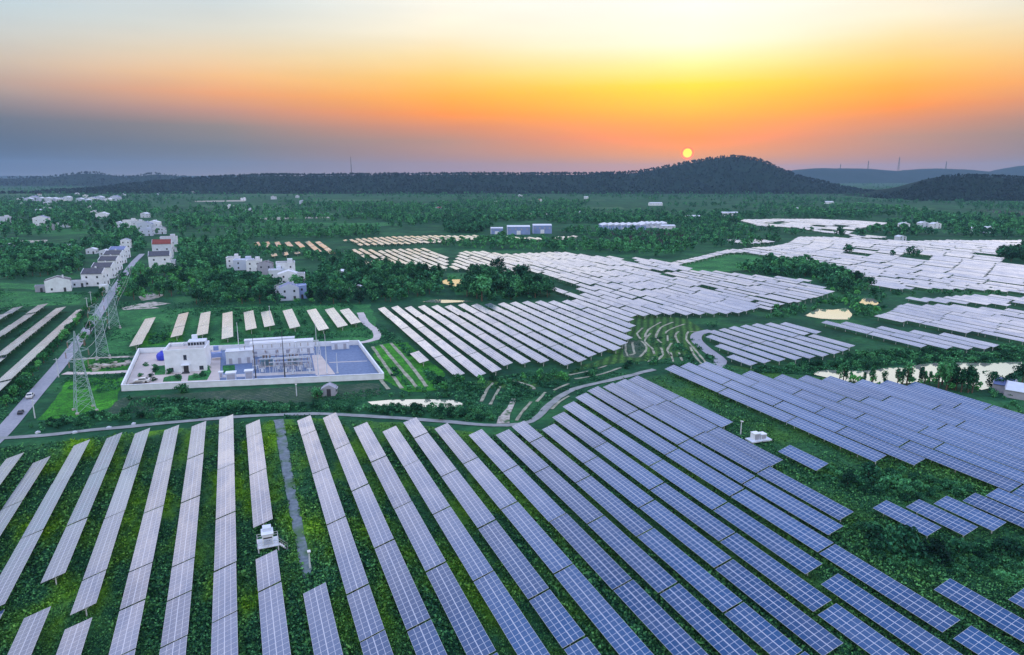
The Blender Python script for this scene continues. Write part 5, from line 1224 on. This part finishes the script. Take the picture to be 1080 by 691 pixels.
house(114, 286, 11, 9, 6.8, 'third house of the white stepped terrace left of the road', R(-14), 'gable', group=g1, rise=2.2, across=True)
house(119, 279, 11, 10, 6.8, 'fourth house of the white stepped terrace left of the road', R(-14), 'gable', group=g1, rise=2.2, across=True)
house(124, 273, 11, 10, 6.6, 'farthest house of the white stepped terrace left of the road', R(-14), 'gable', group=g1, roof='roofblue', rise=2.0, across=True)
house(110, 309, 4, 3, 3.4, 'small white gatehouse beside the road below the terrace', R(0), 'flat', 'white', 'roofpale', storeys=1, nwin=1, name='shed', cat='shed')
house(110, 270, 7, 6, 3.5, 'small pale house behind the white terrace', R(-10), 'gable', 'white2', 'roofpale', storeys=1)
house(96, 268, 7, 6, 3.4, 'low pale farm building left behind the white terrace', R(-10), 'gable', 'white2', 'roofpale', storeys=1)
house(70, 266, 9, 6, 3.6, 'pale low building half hidden in the dark wood', R(5), 'flat', 'white2', 'roofpale', storeys=1)
house(133, 262, 7.5, 7, 6.5, 'narrow white house with blue roof at the far end of the road', R(0), 'gable', 'white', 'roofblue')
house(169, 283, 13, 9, 8.2, 'tall white house with dark striped roof right of the road', R(-2), 'gable', group=g1, rise=2.6, across=True)
house(180, 282, 6, 6, 4.0, 'white side wing right of the tall white house', R(-2), 'flat', 'white2', 'roofdark', storeys=1, nwin=1, group=g1)
house(172, 273, 13, 9, 11.0, 'red roofed house behind the tall white house', R(-2), 'gable', 'white2', 'roofred', group=g1, rise=2.8, across=True)
house(179, 266, 12, 8, 11.5, 'flat roofed white house behind the red roofed one', R(-2), 'flat', 'white2', 'roofred', group=g1)
house(137, 240, 14, 10, 8, 'white flat roofed block at the left end of the far village', R(-5), 'flat', 'white')
house(145, 241, 12, 10, 7.5, 'pale house right of the flat block in the far village', R(-5), 'flat', 'white2', 'roofdark')
house(153, 244, 14, 10, 8, 'pale blue house in the middle of the far village', R(-5), 'gable', 'palecladding', 'roofblue')
house(162, 243, 14, 10, 8.5, 'white gabled house in the far village', R(-5), 'gable', 'white', 'roofpale')
house(154, 249, 12, 8, 6, 'low pale blue house in front of the far village', R(-5), 'flat', 'palecladding', 'roofblue')
house(168, 247, 12, 8, 6, 'low house at the right end of the far village', R(-5), 'gable', 'white2', 'roofdark')
house(43, 238, 16, 11, 9, 'white house with blue roof in the far left wood', R(-5), 'gable', 'white', 'roofblue')
house(108, 233, 15, 11, 9, 'white house standing alone above the trees on the left', R(-5), 'gable', 'white', 'roofpale')
house(3, 236, 14, 10, 8, 'white house cut by the left edge of the picture', R(-5), 'flat', 'white2')
house(66, 240, 12, 8, 5, 'small pale house right of the blue roofed one', R(-5), 'gable', 'white2', 'roofpale', storeys=1)
house(52, 243, 10, 8, 5, 'small grey house below the blue roofed one', R(-5), 'gable', 'greywall', 'roofdark', storeys=1)
house(125, 240, 10, 8, 5, 'low pale house left of the far village', R(-5), 'gable', 'white2', 'roofpale', storeys=1)
house(6, 265, 14, 6, 3.5, 'low pale shed at the left edge above the wood', R(-5), 'flat', 'white2', 'roofpale', storeys=1, name='shed', cat='shed')
g2_ = 'hamlet of pale houses in the trees'
house(246, 283, 8, 8, 6.5, 'white house at the left end of the hamlet in the trees', R(-8), 'flat', 'white', group=g2_)
house(257, 285, 12, 8, 6.0, 'pale blue house second from the left in the hamlet', R(-8), 'flat', 'palecladding', 'roofpale', group=g2_)
house(268, 286, 9, 8, 6.2, 'white flat house in the middle of the upper hamlet', R(-8), 'flat', 'white', group=g2_)
house(280, 290, 9, 8, 6.4, 'purple grey house at the right of the upper hamlet', R(-8), 'gable', 'greywall', 'roofdark', group=g2_)
house(291, 293, 8, 7, 4.0, 'low pale house joining the upper and lower hamlet', R(-8), 'flat', 'white2', 'roofpale', group=g2_, storeys=1)
house(302, 291, 11, 8, 7.5, 'tall white flat house at the top of the lower hamlet', R(-4), 'flat', 'white', 'roofdark', group=g2_)
house(305, 300, 11, 7, 5.6, 'white house with pale gable roof in the lower hamlet', R(-4), 'gable', 'white', 'roofpale', group=g2_)
house(318, 301, 4.5, 6, 6, 'narrow white tower house at the right of the lower hamlet', R(-4), 'flat', 'white2', group=g2_, nwin=1)
house(306, 317, 9, 8, 6.0, 'nearest pale blue gabled house of the hamlet', R(-3), 'gable', 'palecladding', 'roofblue', group=g2_, rise=2.0)
house(319, 315, 4.5, 6, 6.0, 'narrow blue house right of the nearest gabled house', R(-3), 'flat', 'bluewall', 'roofpale', group=g2_, nwin=1)
house(293, 311, 5, 5, 3.4, 'small pale hut left of the nearest gabled house', R(-3), 'gable', 'white2', 'roofdark', group=g2_, storeys=1, nwin=1)
house(347, 418, 3.8, 3.0, 1.9, 'small grey gabled hut on the slope in front of the substation', R(-15), 'gable', 'greywall', 'greywall', storeys=1, nwin=1, name='hut', cat='hut', rise=1.0)
house(1070, 414, 6.5, 5, 2.4, 'grey blue roofed farmhouse beside the big pond', R(25), 'gable', 'greywall', 'roofblue', storeys=1, rise=1.2, name='farmhouse')
house(1083, 420, 6, 5, 2.3, 'second roof of the pond farm at the right edge', R(25), 'gable', 'greywall', 'roofpale', storeys=1, rise=1.6, name='farmhouse')
house(375, 309, 8, 6, 2.4, 'low pale roofed pavilion in the grove', R(-10), 'gable', 'greywall', 'roofpale', storeys=1, nwin=1, rise=1.6, name='pavilion', cat='pavilion')
FARH = []
_r = random.Random(31)
for i in range(30):
    u, v = [(_r.uniform(5, 210), _r.uniform(216, 232)), (_r.uniform(205, 620), _r.uniform(207, 236)), (_r.uniform(20, 320), _r.uniform(203, 212))][i % 3]
    pp = G(u, v)
    if blocked(pp.x, pp.y): continue
    house(u, v, _r.uniform(8, 13), _r.uniform(7, 9), _r.uniform(4, 6.5), 'tiny pale house among the trees of the far plain', R(_r.uniform(-40, 30)), _r.choice(['gable', 'flat']), _r.choice(['white', 'white2', 'palecladding']), _r.choice(['roofdark', 'roofpale', 'roofblue', 'roofred']), group='tiny houses on the far plain', nwin=1, across=_r.random() < .5)
def tent(u, v, w, d, h, lab):
    p = G(u, v); root = tag(empty('arched_shed', (p.x, p.y + d / 2, 0), R(-12)), lab, 'shed'); n = 10; vs = []
    for yy in (-d / 2, d / 2):
        for k in range(n + 1): t = math.pi * k / n; vs.append((math.cos(t) * w / 2, yy, math.sin(t) ** .8 * h if 0 < k < n else 0))
    m = MB(); m.quadmesh(vs, [(k, n + 1 + k, n + 2 + k, k + 1) for k in range(n)]); m.build('cover', M['white'], root)
    m = MB(); m.quadmesh(vs, [tuple(range(n, -1, -1)), tuple(range(n + 1, 2 * n + 2))]); m.build('end_wall', M['greywall'], root)
tent(361, 293, 8, 9, 4.2, 'white arched shed standing alone in the trees')
def factory(u, v, w, d, h, bays, lab, wall='bluewall', rz=R(-20), roof='roofpale', saw=False):
    p = G(u, v); c, s = math.cos(rz), math.sin(rz); root = tag(empty('factory', (p.x - s * d / 2, p.y + c * d / 2, 0), rz), lab, 'factory', 'factory buildings on the plain')
    m = MB(); m.box(-w / 2, w / 2, -d / 2, d / 2, -.1, h); m.build('wall', M[wall], root); bw = w / bays
    for k in range(bays):
        x0 = -w / 2 + k * bw; m = MB()
        if saw:
            vs = [(x0, -d / 2 - .3, h + .003), (x0 + bw - .02, -d / 2 - .3, h + .003), (x0 + bw - .3, -d / 2 - .3, h + 2.0)]; vs += [(x, d / 2 + .3, z) for x, y, z in vs]
            m.quadmesh(vs, [(0, 1, 2), (5, 4, 3), (0, 3, 4, 1), (1, 4, 5, 2), (2, 5, 3, 0)])
        else:
            vs = [(x0, -d / 2 - .3, h + .003), (x0, d / 2 + .3, h + .003), (x0, 0, h + d * .11)]; vs += [(x0 + bw, y, z) for x, y, z in vs]
            m.quadmesh(vs, [(0, 1, 2), (5, 4, 3), (0, 3, 4, 1), (1, 4, 5, 2), (2, 5, 3, 0)])
        m.build('roof', M[roof], root)
        nw = max(1, int(bw / 5))
        for q in range(nw):
            xx = x0 + bw * (q + .5) / nw; m = MB(); m.box(xx - .8, xx + .8, -d / 2 - .12, -d / 2 - .003, h * .58, h * .78); m.build('window', M['greywall'], root)
        m = MB(); m.box(x0 + .1, x0 + .7, -d / 2 - .10, -d / 2 - .003, 0, h - .05); m.build('pilaster', M['white2'], root)
    m = MB(); m.box(-2, 2, -d / 2 - .14, -d / 2 - .003, 0, h * .5); m.build('door', M['white'], root)
factory(524, 247, 13, 9, 6, 1, 'small blue factory left of the long blue one')
factory(547, 247.5, 24, 12, 8, 1, 'long blue and white factory block beyond the middle field')
factory(572, 246.5, 20, 12, 8.5, 1, 'right blue factory block beyond the middle field')
factory(658, 242.5, 50, 24, 5, 7, 'long blue factory with saw tooth white roofs', saw=True)
factory(690, 240.5, 30, 24, 4.5, 5, 'white roofed factory continuing right of the saw tooth one', 'palecladding', saw=True)
factory(705, 242, 16, 10, 4, 1, 'small white workshop at the right end of the factory', 'white2')
factory(732, 232, 18, 12, 5, 1, 'white workshop in the trees right of the factory', 'white')
factory(770, 228, 26, 12, 5, 1, 'white hall in the trees below the hill', 'white')
factory(692, 217, 26, 14, 5, 1, 'small white building at the foot of the hill', 'white')
factory(845, 223, 20, 12, 5, 1, 'pale hall at the left edge of the right wood', 'white2')
factory(875, 215, 18, 12, 4, 1, 'tiny white building below the hill notch', 'white')
for i, (u, v, lab) in enumerate([(955, 241, 'pale house at the left of the right wood'), (975, 240, 'pale house in the middle of the right wood'), (988, 241, 'white taller house in the right wood'), (1031, 246, 'pale gabled house right in the wood'), (1044, 246, 'pale gabled house at the far right of the wood'), (952, 254, 'small house by the array edge below the right wood')]):
    house(u, v, 7 if v > 250 else 10, 8, 3.5 if v > 250 else 5, lab, R(-20), 'gable', 'white2' if i % 2 else 'white', 'roofpale', group='houses in the right wood')
rr = random.Random(9)
PL = ['leftmost', 'second', 'third', 'fourth', 'fifth', 'sixth', 'seventh', 'eighth', 'ninth', 'tenth', 'eleventh', 'twelfth', 'thirteenth', 'rightmost']
for i, u in enumerate([22, 29, 35, 42, 49, 56, 63, 70, 83, 90, 97, 104, 114, 121]):
    house(u, 213.5 + rr.uniform(-1.5, 1.2), rr.uniform(13, 20), 12, rr.uniform(7, 11), f'{PL[i]} {"from left " if 0 < i < 13 else ""}pale house of the distant row on the far left plain', R(-20 + rr.uniform(-10, 10)), 'gable', rr.choice(['white', 'white2', 'palecladding']), rr.choice(['roofpale', 'roofblue', 'roofpale']), group='distant row of pale houses')

# ------------------------------------------------------------------ inverter platforms, poles, cars
def inverter(p, rz, lab, stair=True):
    root = tag(empty('inverter_station', p, rz), lab, 'inverter station'); zf = 1.5; root.scale = (.84, .84, .84)
    m = MB(); m.box(-2.0, 2.0, -1.9, 1.9, zf - .12, zf); m.build('platform', M['steel'], root)
    for sx in (-1, 1):
        for sy in (-1, 1): m = MB(); m.bar((sx * 1.8, sy * 1.7, -.2), (sx * 1.8, sy * 1.7, zf - .123), .2, 0, 8); m.build('leg', M['steel'], root)
    m = MB()
    for a, b in (((-1.9, -1.8), (-1.9, 1.8)), ((-1.9, 1.8), (1.9, 1.8)), ((1.9, 1.8), (1.9, -.6)), ((-1.9, -1.8), (1.9, -1.8))):
        for dz in (.55, 1.05): m.bar((*a, zf + dz), (*b, zf + dz), .07)
        for t in (0, .5, 1): q = lerp2(a, b, t); m.bar((*q, zf), (*q, zf + 1.05), .07)
    m.build('railing', M['alu'], root)
    m = MB(); m.box(-1.0, 1.0, -1.3, 1.1, zf + .003, zf + 2.3); cb = m.build('cabinet', M['white'], root)
    m = MB(); m.box(-1.12, 1.12, -1.42, 1.22, zf + 2.303, zf + 2.45); m.build('roof', M['white'], root)
    m = MB(); m.box(-.8, .8, -.2, 1.35, zf + 2.453, zf + 3.1); m.build('cooling_unit', M['white2'], root)
    m = MB(); m.box(-.8, .8, -1.36, -1.303, zf + 1.5, zf + 1.75); m.build('vent', M['dark'], cb)
    m = MB(); m.box(-.7, .7, -1.35, -1.303, zf + .3, zf + 1.35); m.build('door', M['palecladding'], cb)
    for k in (-.3, 0, .3): m = MB(); m.box(k - .06, k + .06, -1.40, -1.353, zf + 1.02, zf + 1.14); m.build('indicator', M['dark'], cb)
    if stair:
        m = MB()
        for k in range(5): z = zf - .15 - k * .28; m.box(2.05 + k * .3, 2.35 + k * .3, -1.7, -.8, z - .05, z)
        for yy in (-1.72, -.78): m.bar((2.0, yy, zf + .95), (3.5, yy, .95), .06); m.bar((3.5, yy, 0), (3.5, yy, .95), .06); m.bar((2.0, yy, zf - .1), (3.5, yy, 0.05), .08)
        m.build('stair', M['alu'], root)
inverter((1.2, 109.2, 0), 0, 'white inverter cabinet on a railed platform between two tables beside the gravel track')
def inverter_low(p, lab):
    root = tag(empty('inverter_station', p, R(-4)), lab, 'inverter station')
    m = MB(); m.box(-2.7, 2.7, -1.3, 1.3, .55, .85); m.build('platform', M['white2'], root)
    for sx in (-1, 1):
        for sy in (-1, 1): m = MB(); m.box(sx * 2.2 - .2, sx * 2.2 + .2, sy * .9 - .2, sy * .9 + .2, -.1, .547); m.build('leg', M['concrete'], root)
    for x0, x1, h, r_ in ((-1.7, -.2, 1.5, 'white'), (.15, 1.6, 1.15, 'white')):
        m = MB(); m.box(x0, x1, -.7, .8, .853, .85 + h); cb = m.build('cabinet', M[r_], root)
        m = MB(); m.box(x0 - .08, x1 + .08, -.78, .88, .853 + h, .95 + h); m.build('roof', M['white'], cb)
        m = MB(); m.box(x0 + .15, x1 - .15, -.75, -.703, 1.0, .7 + h); m.build('door', M['greywall'], cb)
p = G(803, 468); inverter_low(Vector((p.x, p.y + 1, 0)), 'two low white inverter cabinets on a pale platform right of the near field')
p = G(962, 557); 
def bench(p):
    m = MB(); m.box(-2.2, 2.2, -1.0, 1.0, .5, .62); m.bar((-1.8, 0, 0), (-1.8, 0, .5), .3); m.bar((1.8, 0, 0), (1.8, 0, .5), .3)
    tag(m.build('concrete_slab', M['concrete'], None, p, R(0)), 'pale slab on short legs under the small right tables', 'slab')
bench(Vector((p.x + 1, p.y, 0)))
def pole(u, v, h, lab, arm=True, name='utility_pole', mat='steel'):
    root = tag(empty(name, G(u, v)), lab, 'pole', 'thin poles about the fields'); m = MB(); m.bar((0, 0, -.2), (0, 0, h), .26, 0, 8, .16); m.build('shaft', M[mat], root)
    if arm: m = MB(); m.bar((-.8, 0, h - .4), (.8, 0, h - .4), .10); m.build('crossarm', M[mat], root); 
    else: m = MB(); m.box(-.25, .25, -.5, .2, h + .003, h + .16); m.build('lamp_head', M['alu'], root)
for u, v, h, lab, a in [(37, 441, 5.0, 'thin pole beside the road junction in front of the bright grass', True), (781, 459, 3.4, 'short lamp post left of the white inverter cabinets', False), (93, 330, 7, 'wooden pole at the end of the tables left of the road', True), (97, 323, 7, 'second wooden pole close to the road below the terrace', True), (62, 398, 6, 'pole on the road verge beside the pale footpath', True), (327, 600, 3.0, 'short post at the near end of the gravel track', False), (313, 418, 3.4, 'white post in front of the substation wall', False), (285, 338, 6, 'thin pole among the tables behind the substation', False)]:
    pole(u, v, h, lab, a)
def car(u, v, rz, lab, paint, s=1.0):
    root = tag(empty('car', G(u, v, .15), rz), lab, 'car'); root.scale = (s, s, s)
    prof = [(-2.15, .35), (2.1, .35), (2.2, .75), (1.9, .95), (.95, 1.02), (.45, 1.45), (-1.1, 1.5), (-1.75, 1.05), (-2.15, .98)]; n = len(prof); m = MB(); vs = []
    for sy in (-1, 1):
        for x, z in prof: vs.append((sy * (.88 if z < 1.1 else .68), x, z))
    m.quadmesh(vs, [tuple(range(n - 1, -1, -1)), tuple(range(n, 2 * n))] + [(k, (k + 1) % n, n + (k + 1) % n, n + k) for k in range(n)]); m.build('body', M[paint], root)
    m = MB(); m.quadmesh([(-.70, .92, 1.07), (.70, .92, 1.07), (.62, .50, 1.43), (-.62, .50, 1.43)], [(0, 1, 2, 3)]); m.build('windscreen', M['glass'], root)
    m = MB(); m.quadmesh([(-.70, -1.73, 1.11), (.70, -1.73, 1.11), (.62, -1.16, 1.49), (-.62, -1.16, 1.49)], [(3, 2, 1, 0)]); m.build('rear_window', M['glass'], root)
    for sx in (-1, 1):
        m = MB(); m.quadmesh([(sx * .87, .8, 1.06), (sx * .87, -1.5, 1.08), (sx * .73, -1.05, 1.44), (sx * .73, .4, 1.42)], [(0, 1, 2, 3)]); m.build('side_window', M['glass'], root)
        for yy in (-1.35, 1.35): m = MB(); m.bar((sx * .72, yy, .33), (sx * .92, yy, .33), .55, 0, 12); m.build('wheel', M['tyre'], root)
        m = MB(); m.box(sx * .6 - .18, sx * .6 + .18, 2.14, 2.22, .66, .82); m.build('headlight', M['alu'], root)
car(32, 419, R(4), 'white car driving on the asphalt road', 'carwhite', .85)
car(22, 436, R(4), 'small dark car on the asphalt road behind the white one', 'cardark', .62)
x, y = inW(.06, .18); uv = proj(x, y, 0); car(uv[0], uv[1], R(80), 'white car parked in the left corner of the compound', 'carwhite')
x, y = inW(.045, .09); uv = proj(x, y, 0); car(uv[0], uv[1], R(80), 'dark car parked in the front left corner of the compound', 'cardark')
# guard stones and bright markers along the near path
for i, (u, v, lab) in enumerate([(115, 452, 'white stone block at the left part of the pale path'), (79, 457, 'white stone left along the pale path'), (40, 457, 'pale stone near the road junction'), (141, 448, 'small white stone right of the block on the path')]):
    m = MB(); m.box(-.5, .5, -.25, .25, 0, .4); m.box(-.3, .2, -.2, .2, .4, .55); tag(m.build('stone_block', M['white2'], None, G(u, v), R(i * 20)), lab, 'stone')
